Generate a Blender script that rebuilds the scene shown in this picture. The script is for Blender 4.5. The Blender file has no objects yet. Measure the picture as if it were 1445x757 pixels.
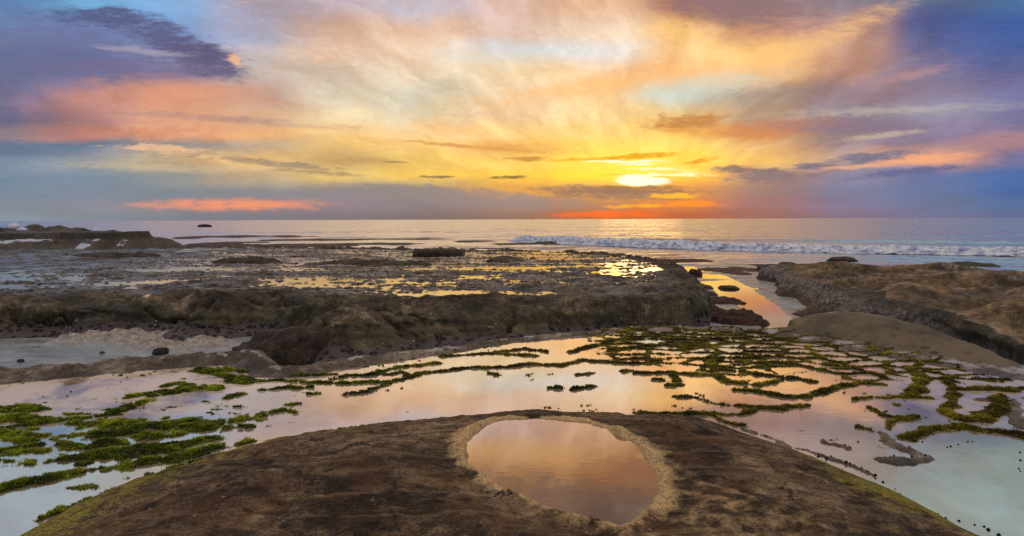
import bpy, math
import numpy as np

# ---------------------------------------------------------------- scene, camera
scene = bpy.context.scene
COL = scene.collection
R = math.radians

cam_data = bpy.data.cameras.new('camera')
cam_data.sensor_width = 36.0
cam_data.lens = 23.444
cam_data.clip_start = 0.05
cam_data.clip_end = 30000.0
cam = bpy.data.objects.new('camera', cam_data)
COL.objects.link(cam)
from mathutils import Matrix
cam.matrix_world = (Matrix.Translation((0, 0, 1.9)) @ Matrix.Rotation(R(90.0 - 4.19), 4, 'X')
                    @ Matrix.Rotation(R(-0.20), 4, 'Z'))
scene.camera = cam
scene.view_settings.view_transform = 'Standard'
scene.view_settings.look = 'None'
scene.view_settings.exposure = 0.0
scene.view_settings.gamma = 1.0
scene.render.engine = 'CYCLES'
scene.cycles.max_bounces = 5
scene.cycles.diffuse_bounces = 1
scene.cycles.glossy_bounces = 3
scene.cycles.transmission_bounces = 3
scene.cycles.volume_bounces = 0
scene.cycles.caustics_reflective = False
scene.cycles.caustics_refractive = False
scene.cycles.sample_clamp_indirect = 4.0
scene.cycles.use_denoising = False

SUN_AZ, SUN_EL = 10.93, 3.25      # degrees east of the view axis / above the horizon
sun_data = bpy.data.lights.new('sun', 'SUN')
sun_data.energy = 0.03
sun_data.angle = R(7.0)           # veiled by thin cloud
sun_data.color = (1.0, 0.56, 0.20)
sun = bpy.data.objects.new('sun', sun_data)
COL.objects.link(sun)
sun.rotation_euler = (R(90.0 - SUN_EL), 0.0, R(180.0 - SUN_AZ))


# ---------------------------------------------------------------- node helper
class NT:
    def __init__(self, tree):
        self.t = tree
    def n(self, kind, ins=None, **kw):
        nd = self.t.nodes.new(kind)
        for k, v in kw.items():
            setattr(nd, k, v)
        if ins:
            for k, v in ins.items():
                s = nd.inputs[k]
                if isinstance(v, bpy.types.NodeSocket):
                    self.t.links.new(v, s)
                elif v is not None:
                    s.default_value = v
        return nd
    def m(self, op, a, b=None, c=None, clamp=False):
        d = {0: a}
        if b is not None: d[1] = b
        if c is not None: d[2] = c
        return self.n('ShaderNodeMath', d, operation=op, use_clamp=clamp).outputs[0]
    def vm(self, op, a, b=None):
        d = {0: a}
        if b is not None: d[1] = b
        nd = self.n('ShaderNodeVectorMath', d, operation=op)
        return nd.outputs[1] if op in ('LENGTH', 'DOT_PRODUCT', 'DISTANCE') else nd.outputs[0]
    def xyz(self, x, y, z=0.0):
        return self.n('ShaderNodeCombineXYZ', {0: x, 1: y, 2: z}).outputs[0]
    def mix(self, f, a, b, blend='MIX'):
        nd = self.n('ShaderNodeMix', data_type='RGBA', blend_type=blend)
        for i, v in ((0, f), (6, a), (7, b)):
            s = nd.inputs[i]
            if isinstance(v, bpy.types.NodeSocket):
                self.t.links.new(v, s)
            else:
                s.default_value = v if i == 0 else (*v[:3], 1.0)
        return nd.outputs[2]
    def noise(self, vec, scale, detail=4.0, rough=0.55, dist=0.0, color=False):
        nd = self.n('ShaderNodeTexNoise', {'Vector': vec, 'Scale': scale, 'Detail': detail,
                                           'Roughness': rough, 'Distortion': dist})
        return nd.outputs[1 if color else 0]
    def smooth(self, x, lo, hi, a=0.0, b=1.0):
        return self.n('ShaderNodeMapRange', {0: x, 1: lo, 2: hi, 3: a, 4: b},
                      interpolation_type='SMOOTHSTEP').outputs[0]
    def ramp(self, fac, stops, interp='LINEAR'):
        nd = self.n('ShaderNodeValToRGB', {0: fac})
        cr = nd.color_ramp
        cr.interpolation = interp
        while len(cr.elements) > 1:
            cr.elements.remove(cr.elements[-1])
        cr.elements[0].position = stops[0][0]
        cr.elements[0].color = (*stops[0][1], 1.0)
        for p, c in stops[1:]:
            e = cr.elements.new(p)
            e.color = (*c, 1.0)
        return nd.outputs[0]


def lin(c):
    def f(v):
        v /= 255.0
        return v / 12.92 if v <= 0.04045 else ((v + 0.055) / 1.055) ** 2.4
    return tuple(f(v) for v in c)


# ---------------------------------------------------------------- sky
SKY_ROWS = [
    (0.22, [(-37.4, 135, 148, 160), (-32.5, 130, 140, 152), (-27.1, 125, 130, 140), (-21.0, 125, 125, 135), (-14.4, 125, 115, 120), (-7.4, 125, 112, 112), (-0.1, 135, 110, 100), (7.1, 170, 95, 65), (14.1, 170, 88, 65), (20.8, 140, 100, 95), (26.9, 120, 108, 130), (32.4, 105, 110, 140), (37.5, 90, 105, 145)]),
    (1.18, [(-37.4, 130, 140, 150), (-32.5, 135, 138, 150), (-27.0, 145, 135, 140), (-21.0, 150, 132, 135), (-14.4, 140, 125, 135), (-7.4, 135, 125, 130), (-0.1, 150, 125, 115), (7.1, 160, 115, 90), (14.1, 200, 110, 65), (20.7, 150, 110, 115), (26.8, 120, 115, 145), (32.3, 100, 115, 150), (37.4, 80, 110, 155)]),
    (2.39, [(-37.3, 120, 135, 150), (-32.5, 125, 135, 150), (-27.0, 125, 135, 145), (-20.9, 135, 135, 140), (-14.3, 140, 132, 135), (-7.4, 150, 135, 120), (-0.1, 220, 160, 80), (7.1, 190, 135, 85), (14.1, 200, 125, 70), (20.7, 140, 115, 115), (26.8, 115, 120, 150), (32.3, 95, 115, 155), (37.4, 65, 100, 160)]),
    (3.59, [(-37.3, 115, 135, 155), (-32.4, 120, 135, 150), (-27.0, 150, 155, 155), (-20.9, 190, 170, 140), (-14.3, 225, 190, 115), (-7.3, 250, 205, 95), (-0.1, 255, 202, 78), (7.1, 255, 208, 55), (14.1, 250, 180, 55), (20.7, 160, 125, 120), (26.8, 130, 125, 150), (32.2, 95, 110, 155), (37.3, 70, 105, 160)]),
    (4.79, [(-37.2, 120, 140, 160), (-32.4, 145, 150, 155), (-26.9, 190, 170, 140), (-20.9, 230, 190, 130), (-14.3, 200, 165, 110), (-7.3, 245, 205, 110), (-0.1, 252, 206, 104), (7.1, 255, 212, 78), (14.1, 255, 208, 80), (20.7, 240, 190, 110), (26.7, 180, 150, 140), (32.2, 225, 160, 125), (37.3, 110, 115, 160)]),
    (6.40, [(-37.2, 105, 120, 150), (-32.3, 105, 125, 150), (-26.9, 145, 145, 150), (-20.8, 190, 165, 140), (-14.3, 235, 190, 115), (-7.3, 250, 205, 125), (-0.1, 246, 192, 108), (7.1, 255, 212, 100), (14.1, 255, 215, 110), (20.6, 230, 180, 120), (26.7, 150, 130, 135), (32.2, 130, 115, 140), (37.2, 150, 120, 140)]),
    (7.47, [(-37.1, 150, 137, 150), (-32.3, 200, 140, 130), (-26.8, 225, 160, 125), (-20.8, 235, 175, 120), (-14.2, 240, 200, 140), (-7.3, 245, 200, 140), (-0.1, 250, 208, 135), (7.1, 255, 218, 130), (14.0, 235, 172, 88), (20.6, 215, 140, 90), (26.7, 135, 115, 130), (32.1, 135, 120, 145), (37.2, 130, 120, 155)]),
    (8.95, [(-37.1, 112, 112, 148), (-32.2, 175, 130, 130), (-26.8, 215, 155, 125), (-20.8, 215, 170, 135), (-14.2, 235, 210, 165), (-7.3, 225, 205, 170), (-0.1, 245, 210, 165), (7.1, 250, 215, 150), (14.0, 225, 185, 120), (20.6, 190, 160, 135), (26.6, 146, 133, 145), (32.1, 140, 133, 150), (37.2, 112, 110, 150)]),
    (10.73, [(-37.0, 115, 114, 152), (-32.2, 190, 135, 125), (-26.7, 215, 150, 120), (-20.7, 185, 150, 135), (-14.2, 215, 200, 175), (-7.2, 215, 205, 180), (-0.1, 245, 215, 175), (7.1, 250, 200, 140), (14.0, 200, 205, 190), (20.5, 175, 155, 140), (26.6, 150, 125, 132), (32.0, 135, 122, 145), (37.1, 112, 106, 147)]),
    (12.49, [(-37.0, 108, 118, 158), (-32.1, 112, 112, 150), (-26.7, 128, 116, 142), (-20.7, 190, 170, 155), (-14.1, 205, 185, 165), (-7.2, 235, 210, 180), (-0.1, 245, 220, 175), (7.0, 240, 195, 145), (14.0, 245, 185, 125), (20.5, 235, 185, 130), (26.5, 188, 142, 128), (32.0, 130, 118, 144), (37.0, 92, 102, 147)]),
    (14.24, [(-36.9, 112, 130, 165), (-32.0, 112, 120, 160), (-26.6, 140, 140, 172), (-20.6, 190, 175, 170), (-14.1, 225, 190, 165), (-7.2, 240, 210, 180), (-0.1, 215, 215, 215), (7.0, 225, 220, 215), (13.9, 250, 200, 135), (20.5, 250, 195, 120), (26.5, 190, 148, 132), (31.9, 104, 106, 146), (37.0, 74, 98, 152)]),
    (15.99, [(-36.8, 105, 125, 165), (-32.0, 108, 122, 165), (-26.5, 120, 140, 178), (-20.6, 165, 165, 185), (-14.1, 215, 180, 155), (-7.2, 225, 185, 155), (-0.1, 225, 195, 180), (7.0, 240, 215, 190), (13.9, 255, 205, 130), (20.4, 200, 145, 115), (26.4, 180, 138, 128), (31.9, 88, 96, 146), (36.9, 60, 90, 148)]),
    (18.31, [(-36.7, 95, 130, 175), (-31.9, 110, 165, 205), (-26.5, 130, 165, 205), (-20.5, 165, 160, 180), (-14.0, 190, 170, 175), (-7.1, 195, 185, 195), (-0.1, 220, 185, 170), (7.0, 235, 190, 155), (13.9, 185, 130, 105), (20.4, 155, 128, 125), (26.4, 140, 128, 142), (31.8, 100, 118, 152), (36.8, 80, 122, 160)]),
    (21.99, [(-36.8, 150, 175, 195), (-32.0, 165, 180, 195), (-26.6, 185, 180, 180), (-20.6, 210, 180, 155), (-14.1, 225, 180, 140), (-7.2, 230, 178, 125), (-0.1, 212, 160, 112), (7.0, 200, 142, 90), (13.9, 195, 140, 95), (20.4, 190, 148, 125), (26.4, 160, 150, 150), (31.9, 135, 155, 170), (36.9, 130, 165, 180)]),
    (26.72, [(-36.8, 150, 172, 195), (-32.0, 160, 175, 195), (-26.6, 170, 172, 185), (-20.6, 185, 165, 160), (-14.1, 190, 155, 140), (-7.2, 180, 140, 118), (-0.1, 138, 112, 98), (7.0, 116, 95, 86), (13.9, 128, 106, 98), (20.4, 150, 140, 145), (26.4, 145, 165, 175), (31.9, 140, 170, 178), (36.9, 135, 165, 178)]),
    (35.80, [(-36.8, 140, 160, 190), (-32.0, 145, 162, 190), (-26.6, 150, 160, 185), (-20.6, 158, 155, 170), (-14.1, 160, 150, 158), (-7.2, 155, 142, 145), (-0.1, 145, 128, 130), (7.0, 135, 118, 118), (13.9, 140, 122, 125), (20.4, 145, 140, 150), (26.4, 140, 155, 170), (31.9, 138, 160, 175), (36.9, 132, 158, 176)]),
]
SKY_FEATURES = [   # azimuth, elevation, half width, half height, tilt (degrees), colour, softness, strength, raggedness
    (-30.64, 17.04, 3.52, 0.81, -3, (86, 92, 132), 0.45, 0.95, 0.90),
    (-34.52, 14.85, 6.07, 1.63, -4, (106, 112, 152), 0.70, 0.70, 1.30),
    (-26.58, 15.04, 3.81, 1.28, -26, (94, 94, 132), 0.50, 0.95, 1.10),
    (-24.20, 13.51, 3.08, 1.40, -22, (98, 90, 122), 0.40, 1.00, 0.80),
    (-32.91, 13.55, 7.16, 1.17, -3, (100, 104, 144), 0.60, 0.70, 1.40),
    (-28.48, 14.23, 2.76, 0.29, -8, (175, 165, 180), 0.70, 0.60, 1.50),
    (-28.07, 12.71, 6.97, 0.82, -3, (120, 108, 140), 0.70, 0.60, 0.80),
    (-21.98, 13.39, 0.62, 0.41, -50, (250, 190, 140), 0.60, 0.80, 0.50),
    (-25.75, 10.94, 6.31, 1.06, -4, (220, 152, 118), 0.70, 0.55, 0.80),
    (-21.81, 8.44, 7.74, 0.30, -5, (150, 125, 130), 0.80, 0.50, 1.20),
    (18.27, 17.78, 5.87, 1.74, -6, (140, 110, 115), 0.60, 0.85, 0.80),
    (24.02, 14.74, 5.96, 0.93, 28, (250, 195, 125), 0.80, 0.60, 1.10),
    (30.68, 12.08, 2.65, 0.41, 18, (190, 145, 145), 0.80, 0.60, 0.90),
    (34.79, 15.27, 4.82, 3.49, 0, (62, 84, 146), 0.80, 0.55, 0.50),
    (16.21, 11.37, 4.96, 0.94, 5, (205, 210, 195), 0.60, 0.60, 1.00),
    (7.64, 11.29, 8.75, 0.82, 8, (250, 190, 120), 0.80, 0.70, 0.90),
    (-1.28, 13.78, 5.35, 1.05, 0, (222, 222, 218), 0.80, 0.50, 0.90),
    (14.31, 8.07, 3.10, 0.65, 3, (190, 122, 62), 0.60, 0.85, 1.10),
    (21.13, 7.69, 4.70, 0.83, 8, (205, 135, 85), 0.80, 0.60, 1.30),
    (25.68, 7.79, 5.37, 0.71, -2, (135, 118, 138), 0.80, 0.50, 1.20),
    (28.50, 9.02, 7.88, 0.36, 3, (190, 180, 170), 0.90, 0.55, 1.30),
    (28.56, 6.95, 2.79, 0.24, 8, (205, 185, 160), 0.80, 0.60, 1.00),
    (-3.72, 6.18, 6.57, 0.15, -5, (205, 145, 80), 0.60, 0.75, 1.00),
    (-0.11, 6.04, 4.51, 0.54, -3, (225, 160, 85), 0.80, 0.70, 0.80),
    (10.91, 5.29, 3.02, 0.27, 3, (222, 160, 18), 0.40, 0.90, 1.00),
    (6.49, 5.07, 4.16, 0.12, 2, (228, 165, 35), 0.50, 0.75, 1.00),
    (1.21, 5.14, 1.57, 0.24, 0, (190, 130, 62), 0.50, 0.85, 1.00),
    (15.76, 4.91, 1.34, 0.24, 10, (222, 140, 30), 0.50, 0.80, 1.00),
    (-6.32, 3.64, 1.43, 0.11, 0, (120, 100, 70), 0.50, 0.90, 1.00),
    (-0.49, 3.56, 1.81, 0.16, 0, (120, 95, 60), 0.50, 0.90, 1.00),
    (-10.15, 4.88, 1.17, 0.14, -2, (150, 120, 80), 0.50, 0.80, 1.00),
    (-27.59, 6.15, 2.93, 0.27, -3, (245, 195, 150), 0.50, 0.70, 1.60),
    (-23.95, 5.36, 5.53, 0.21, -8, (245, 195, 140), 0.60, 0.60, 1.70),
    (-19.28, 4.74, 5.37, 0.27, -7, (140, 125, 110), 0.60, 0.75, 1.50),
    (-16.00, 4.01, 3.90, 0.18, -4, (160, 135, 105), 0.60, 0.70, 1.40),
    (-27.88, 4.48, 5.66, 0.36, -4, (205, 185, 150), 0.80, 0.60, 1.30),
    (-22.54, 1.33, 6.45, 0.48, 0, (248, 152, 110), 0.75, 0.85, 0.80),
    (19.07, 4.12, 2.43, 0.27, 0, (115, 100, 105), 0.50, 0.85, 1.10),
    (20.95, 3.57, 3.16, 0.54, 2, (122, 108, 118), 0.50, 0.85, 1.00),
    (24.38, 4.40, 1.90, 0.30, 3, (104, 104, 128), 0.45, 0.90, 0.90),
    (28.38, 5.16, 2.90, 0.42, 7, (106, 108, 135), 0.40, 0.90, 0.90),
    (30.47, 3.89, 3.82, 0.30, 8, (92, 100, 142), 0.50, 0.85, 0.90),
    (26.74, 4.33, 2.17, 0.18, 3, (245, 180, 120), 0.60, 0.60, 1.00),
    (31.33, 4.97, 3.30, 0.42, 8, (245, 170, 120), 0.70, 0.75, 0.70),
    (35.48, 6.44, 3.60, 0.95, 10, (185, 140, 140), 0.80, 0.60, 0.70),
    (-4.96, 1.98, 11.28, 0.78, -4, (140, 130, 132), 0.50, 0.75, 0.70),
    (8.59, 2.24, 6.49, 0.60, -3, (140, 112, 96), 0.40, 0.90, 0.80),
    (13.26, 1.92, 1.95, 0.25, 0, (255, 185, 50), 0.50, 0.95, 1.00),
    (10.95, 1.11, 2.92, 0.18, 2, (255, 165, 40), 0.50, 0.95, 1.00),
    (15.26, 1.25, 2.54, 0.27, 0, (252, 140, 40), 0.70, 0.85, 0.90),
    (7.41, 0.37, 3.58, 0.27, 0, (252, 100, 45), 0.70, 0.90, 1.30),
    (10.96, 0.42, 1.99, 0.36, 0, (235, 95, 40), 0.80, 0.80, 0.50),
    (14.08, 4.14, 2.84, 0.30, -3, (255, 235, 120), 0.70, 0.70, 1.20),
    (10.93, 3.31, 2.33, 0.51, 0, (255, 252, 225), 0.35, 1.00, 0.70),
    (9.74, 4.87, 3.51, 0.11, 0, (255, 250, 215), 0.40, 0.95, 1.20),
    (13.81, 3.72, 2.62, 0.16, -2, (255, 248, 190), 0.50, 0.95, 1.40),
    (12.08, 4.21, 2.42, 0.11, -3, (255, 248, 190), 0.50, 0.90, 1.40),
    (10.62, 4.63, 1.75, 0.10, 0, (255, 250, 210), 0.50, 0.90, 1.20),
]

world = bpy.data.worlds.new('World')
scene.world = world
world.use_nodes = True
world.node_tree.nodes.clear()
world.cycles.sampling_method = 'MANUAL'
world.cycles.sample_map_resolution = 1024
W = NT(world.node_tree)
tc = W.n('ShaderNodeTexCoord').outputs['Generated']
sx, sy, sz = W.n('ShaderNodeSeparateXYZ', {0: tc}).outputs
hyp = W.m('SQRT', W.m('ADD', W.m('MULTIPLY', sx, sx), W.m('MULTIPLY', sy, sy)))
hyp = W.m('MAXIMUM', hyp, 0.02)
A0 = W.m('MULTIPLY', W.m('ARCTAN2', sx, sy), 180.0 / math.pi)
ca = W.m('MAXIMUM', W.m('DIVIDE', sy, hyp), 0.5)
E0 = W.m('MULTIPLY', W.m('DIVIDE', W.m('DIVIDE', sz, hyp), ca), 180.0 / math.pi)
E0 = W.m('MINIMUM', W.m('MAXIMUM', E0, -2.0), 120.0)
# cloud texture space: streaks lie flatter towards the horizon
stretch = W.m('DIVIDE', E0, W.m('ADD', W.m('MULTIPLY', E0, 0.055), 1.0))
skew = W.m('SUBTRACT', stretch, W.m('MULTIPLY', A0, 0.02))
PT = W.xyz(W.m('MULTIPLY', A0, 0.11), W.m('MULTIPLY', skew, 0.42))
warp = W.noise(PT, 0.8, 5.0, 0.6, 0.4, color=True)
wx, wy, wz = W.n('ShaderNodeSeparateXYZ', {0: warp}).outputs
fade = W.smooth(E0, 0.0, 9.0, 0.25, 1.0)
A = W.m('ADD', A0, W.m('MULTIPLY', W.m('SUBTRACT', wx, 0.5), W.m('MULTIPLY', fade, 9.0)))
E = W.m('ADD', E0, W.m('MULTIPLY', W.m('SUBTRACT', wy, 0.5), W.m('MULTIPLY', fade, 4.2)))
T = W.m('ADD', W.m('DIVIDE', A, 360.0), 0.5)
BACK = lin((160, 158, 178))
rows = []
for e, cs in SKY_ROWS:
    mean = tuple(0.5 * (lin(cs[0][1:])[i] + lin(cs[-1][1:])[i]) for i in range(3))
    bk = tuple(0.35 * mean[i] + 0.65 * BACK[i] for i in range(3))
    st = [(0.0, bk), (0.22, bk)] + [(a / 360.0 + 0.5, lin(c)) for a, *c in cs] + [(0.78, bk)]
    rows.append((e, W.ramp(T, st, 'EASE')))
col = rows[0][1]
for (e0, _), (e1, c1) in zip(rows[:-1], rows[1:]):
    col = W.mix(W.smooth(E, e0, e1), col, c1)
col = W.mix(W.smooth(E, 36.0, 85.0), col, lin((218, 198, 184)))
# soft wisps: lighter and darker veils of the same cloud
sdx = W.m('SUBTRACT', A0, SUN_AZ)
sdy = W.m('MULTIPLY', W.m('ADD', E0, 1.0), 1.6)
ph = W.m('ARCTAN2', sdy, sdx)
rho = W.m('LOGARITHM', W.m('ADD', W.m('SQRT', W.m('ADD', W.m('MULTIPLY', sdx, sdx), W.m('MULTIPLY', sdy, sdy))), 6.0), 2.718)
ph = W.m('ADD', ph, W.m('MULTIPLY', W.m('SUBTRACT', wz, 0.5), 0.34))
PW = W.xyz(W.m('MULTIPLY', rho, 1.9), W.m('MULTIPLY', ph, 4.2))
wis = W.noise(PW, 0.9, 7.0, 0.58, 0.35)
wis2 = W.noise(W.vm('ADD', PW, (13.7, 4.1, 2.0)), 2.6, 5.0, 0.58, 0.4)
veil = W.m('ADD', W.m('MULTIPLY', wis, 0.65), W.m('MULTIPLY', wis2, 0.35))
vf = W.smooth(veil, 0.36, 0.66)
lowfade = W.smooth(E0, 1.0, 6.0, 0.35, 1.0)
gain = W.m('ADD', 1.0, W.m('MULTIPLY', W.m('SUBTRACT', vf, 0.5), W.m('MULTIPLY', W.m('MULTIPLY', lowfade, W.smooth(rho, 2.4, 3.3, 0.10, 1.0)), 0.44)))
col = W.vm('MULTIPLY', col, W.xyz(W.m('POWER', gain, 0.70), gain, W.m('POWER', gain, 1.30)))
# single clouds
fine = W.noise(W.xyz(W.m('MULTIPLY', A0, 0.55), W.m('MULTIPLY', E0, 1.9)), 1.0, 9.0, 0.70, 0.2, color=True)
fx, fy, fz = W.n('ShaderNodeSeparateXYZ', {0: fine}).outputs
rag = W.m('MULTIPLY', W.m('SUBTRACT', fx, 0.5), 2.9)
rag2 = W.m('MULTIPLY', W.m('SUBTRACT', fz, 0.5), 2.9)
AF = W.m('ADD', A0, W.m('MULTIPLY', W.m('SUBTRACT', fy, 0.5), 2.0))
EF = W.m('ADD', E0, W.m('MULTIPLY', W.m('SUBTRACT', fz, 0.5), 0.5))
PF = W.xyz(AF, EF)
tex = W.smooth(W.noise(W.xyz(W.m('MULTIPLY', A0, 0.9), W.m('MULTIPLY', E0, 2.6), 5.0), 1.0, 7.0, 0.68, 0.2), 0.28, 0.52, 0.45, 1.0)
# high ripples of small cloud
mk = W.noise(W.xyz(W.m('MULTIPLY', A0, 1.1), W.m('MULTIPLY', E0, 3.4), 9.0), 1.0, 5.0, 0.6, 0.4)
mg = W.m('ADD', 1.0, W.m('MULTIPLY', W.m('SUBTRACT', mk, 0.5), W.m('MULTIPLY', lowfade, 0.22)))
col = W.vm('MULTIPLY', col, W.xyz(mg, mg, mg))
clt = W.m('MULTIPLY', W.smooth(mk, 0.55, 0.66), W.m('MULTIPLY', W.smooth(wx, 0.50, 0.66), W.smooth(E0, 3.0, 6.0, 0.0, 0.55)))
col = W.mix(clt, col, W.vm('ADD', W.vm('MULTIPLY', col, (1.12, 1.05, 0.95)), (0.09, 0.045, 0.02)))
# the veiled sun: white core low in the glow
def glow(ra, re, power, gainv, colr, de=0.0):
    global col
    mp = W.n('ShaderNodeMapping', {'Vector': W.xyz(W.m('ADD', A0, W.m('MULTIPLY', W.m('SUBTRACT', fy, 0.5), 1.2)), EF),
                                   'Location': (SUN_AZ, SUN_EL + de, 0.0), 'Scale': (ra, re, 1.0)},
             vector_type='TEXTURE').outputs[0]
    g = W.m('POWER', W.m('SUBTRACT', 1.0, W.m('MINIMUM', W.vm('LENGTH', mp), 1.0)), power)
    col = W.vm('ADD', col, W.vm('MULTIPLY', W.xyz(W.m('MULTIPLY', g, gainv), W.m('MULTIPLY', g, gainv), W.m('MULTIPLY', g, gainv)), colr))
glow(14.0, 4.2, 2.0, 0.5, (1.0, 0.56, 0.07), 0.6)
glow(2.2, 0.55, 0.8, 2.6, (1.0, 0.92, 0.62), 0.04)
OVERHEAD = [(6.0, 24.5, 13.0, 2.2, 8, (108, 90, 84), 0.8, 0.7, 1.2), (14.0, 27.5, 5.0, 1.4, 25, (165, 140, 120), 0.8, 0.6, 1.2),
            (2.0, 20.5, 9.0, 1.2, 5, (235, 180, 115), 0.8, 0.6, 1.2), (11.0, 22.0, 5.0, 1.0, 10, (150, 105, 85), 0.8, 0.7, 1.3)]
SUN_BARS = [(10.93, 2.62, 4.2, 0.20, 0, (150, 112, 78), 0.5, 0.95, 1.0), (12.6, 3.55, 1.6, 0.07, 0, (255, 205, 60), 0.5, 0.9, 1.2),
            (8.9, 3.75, 1.3, 0.08, 0, (255, 205, 60), 0.5, 0.9, 1.2), (11.4, 3.30, 0.5, 0.05, 0, (235, 170, 60), 0.5, 0.9, 0.8),
            (10.0, 2.30, 6.0, 0.22, 0, (138, 106, 92), 0.6, 0.9, 1.0)]
for i, (a, e, ra, re, rot, c, so, stg, rg) in enumerate(SKY_FEATURES + OVERHEAD + SUN_BARS):
    mp = W.n('ShaderNodeMapping', {'Vector': PF, 'Location': (a, e, 0.0), 'Rotation': (0, 0, R(rot)),
                                   'Scale': (ra, re, 1.0)}, vector_type='TEXTURE').outputs[0]
    d = W.m('MULTIPLY_ADD', (rag, rag2)[i % 2], rg * 0.9, W.vm('LENGTH', mp))
    k = W.smooth(d, 1.0 + so * 0.6, 1.0 - so, 0.0, stg)
    col = W.mix(W.m('MULTIPLY', k, tex), col, lin(c))
nish = W.n('ShaderNodeTexSky', sky_type='NISHITA', sun_disc=False, sun_elevation=R(SUN_EL),
           sun_rotation=R(SUN_AZ), altitude=2.0)
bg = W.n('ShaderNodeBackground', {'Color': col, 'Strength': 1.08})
bg2 = W.n('ShaderNodeBackground', {'Color': nish.outputs[0], 'Strength': 0.05})
# thin cloud covers nearly all of the sky; the clear air behind adds a little of its own light
mixs = W.n('ShaderNodeMixShader', {0: 0.04, 1: bg.outputs[0], 2: bg2.outputs[0]})
W.n('ShaderNodeOutputWorld', {'Surface': mixs.outputs[0]})

# surveyed outlines, metres (x to the right, y out to sea; z = 0 is the water on the shelf)
DOME_EDGE = [(-2.97, 3.9), (-2.9, 4.24), (-2.79, 4.61), (-2.52, 4.98), (-2.16, 5.46), (-1.75, 5.69), (-1.35, 5.84), (-0.93, 6.0), (-0.55, 6.1), (-0.02, 6.2), (0.45, 6.22), (1.05, 6.19), (1.56, 6.07), (1.94, 5.82), (2.22, 5.41), (2.47, 4.97), (2.61, 4.54), (2.69, 4.2), (2.76, 3.86), (3.2, 2.9), (3.4, 1.0), (3.0, -1.5), (0.3, -2.6), (-2.6, -1.8), (-3.2, 0.8), (-3.1, 2.9)]
POOL = [(-0.33, 4.74), (-0.26, 4.97), (-0.13, 5.22), (0.01, 5.27), (0.21, 5.3), (0.43, 5.23), (0.59, 5.15), (0.69, 5.05), (0.77, 4.88), (0.88, 4.69), (0.89, 4.4), (0.9, 4.11), (0.86, 3.89), (0.85, 3.77), (0.74, 3.61), (0.65, 3.46), (0.56, 3.35), (0.52, 3.37), (0.43, 3.44), (0.29, 3.54), (0.15, 3.65), (0.01, 3.8), (-0.1, 3.96), (-0.23, 4.17), (-0.29, 4.31), (-0.32, 4.54)]
POOL_PALE = [(-0.56, 4.76), (-0.54, 4.91), (-0.29, 5.19), (-0.13, 5.3), (0.18, 5.34), (0.57, 5.2), (0.76, 5.07), (0.92, 4.83), (1.03, 4.54), (1.08, 4.28), (1.17, 4.1), (1.34, 3.77), (1.54, 3.54), (1.73, 3.23), (0.9, 2.96), (0.4, 3.13), (0.17, 3.39), (0.04, 3.54), (-0.05, 3.7), (-0.24, 3.88), (-0.35, 4.13), (-0.44, 4.35), (-0.47, 4.54)]
SHELF = [(-7.46, 7.03), (-6.95, 7.64), (-6.34, 8.13), (-5.97, 8.36), (-5.66, 8.44), (-4.96, 8.82), (-4.48, 8.99), (-4.23, 9.08), (-3.9, 9.22), (-3.48, 9.21), (-3.21, 9.02), (-3.0, 8.56), (-2.75, 8.44), (-2.62, 8.6), (-1.99, 9.14), (-1.27, 9.64), (-0.26, 10.5), (0.92, 11.08), (1.96, 11.62), (2.97, 11.68), (4.13, 11.42), (4.78, 11.07), (5.0, 11.85), (5.6, 11.75), (6.05, 11.1), (6.25, 9.6), (6.35, 8.2), (6.7, 6.6), (7.2, 4.5), (7.4, 1.0), (7.4, -3.0), (-9, -3.0), (-13, 3.0)]
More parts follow.
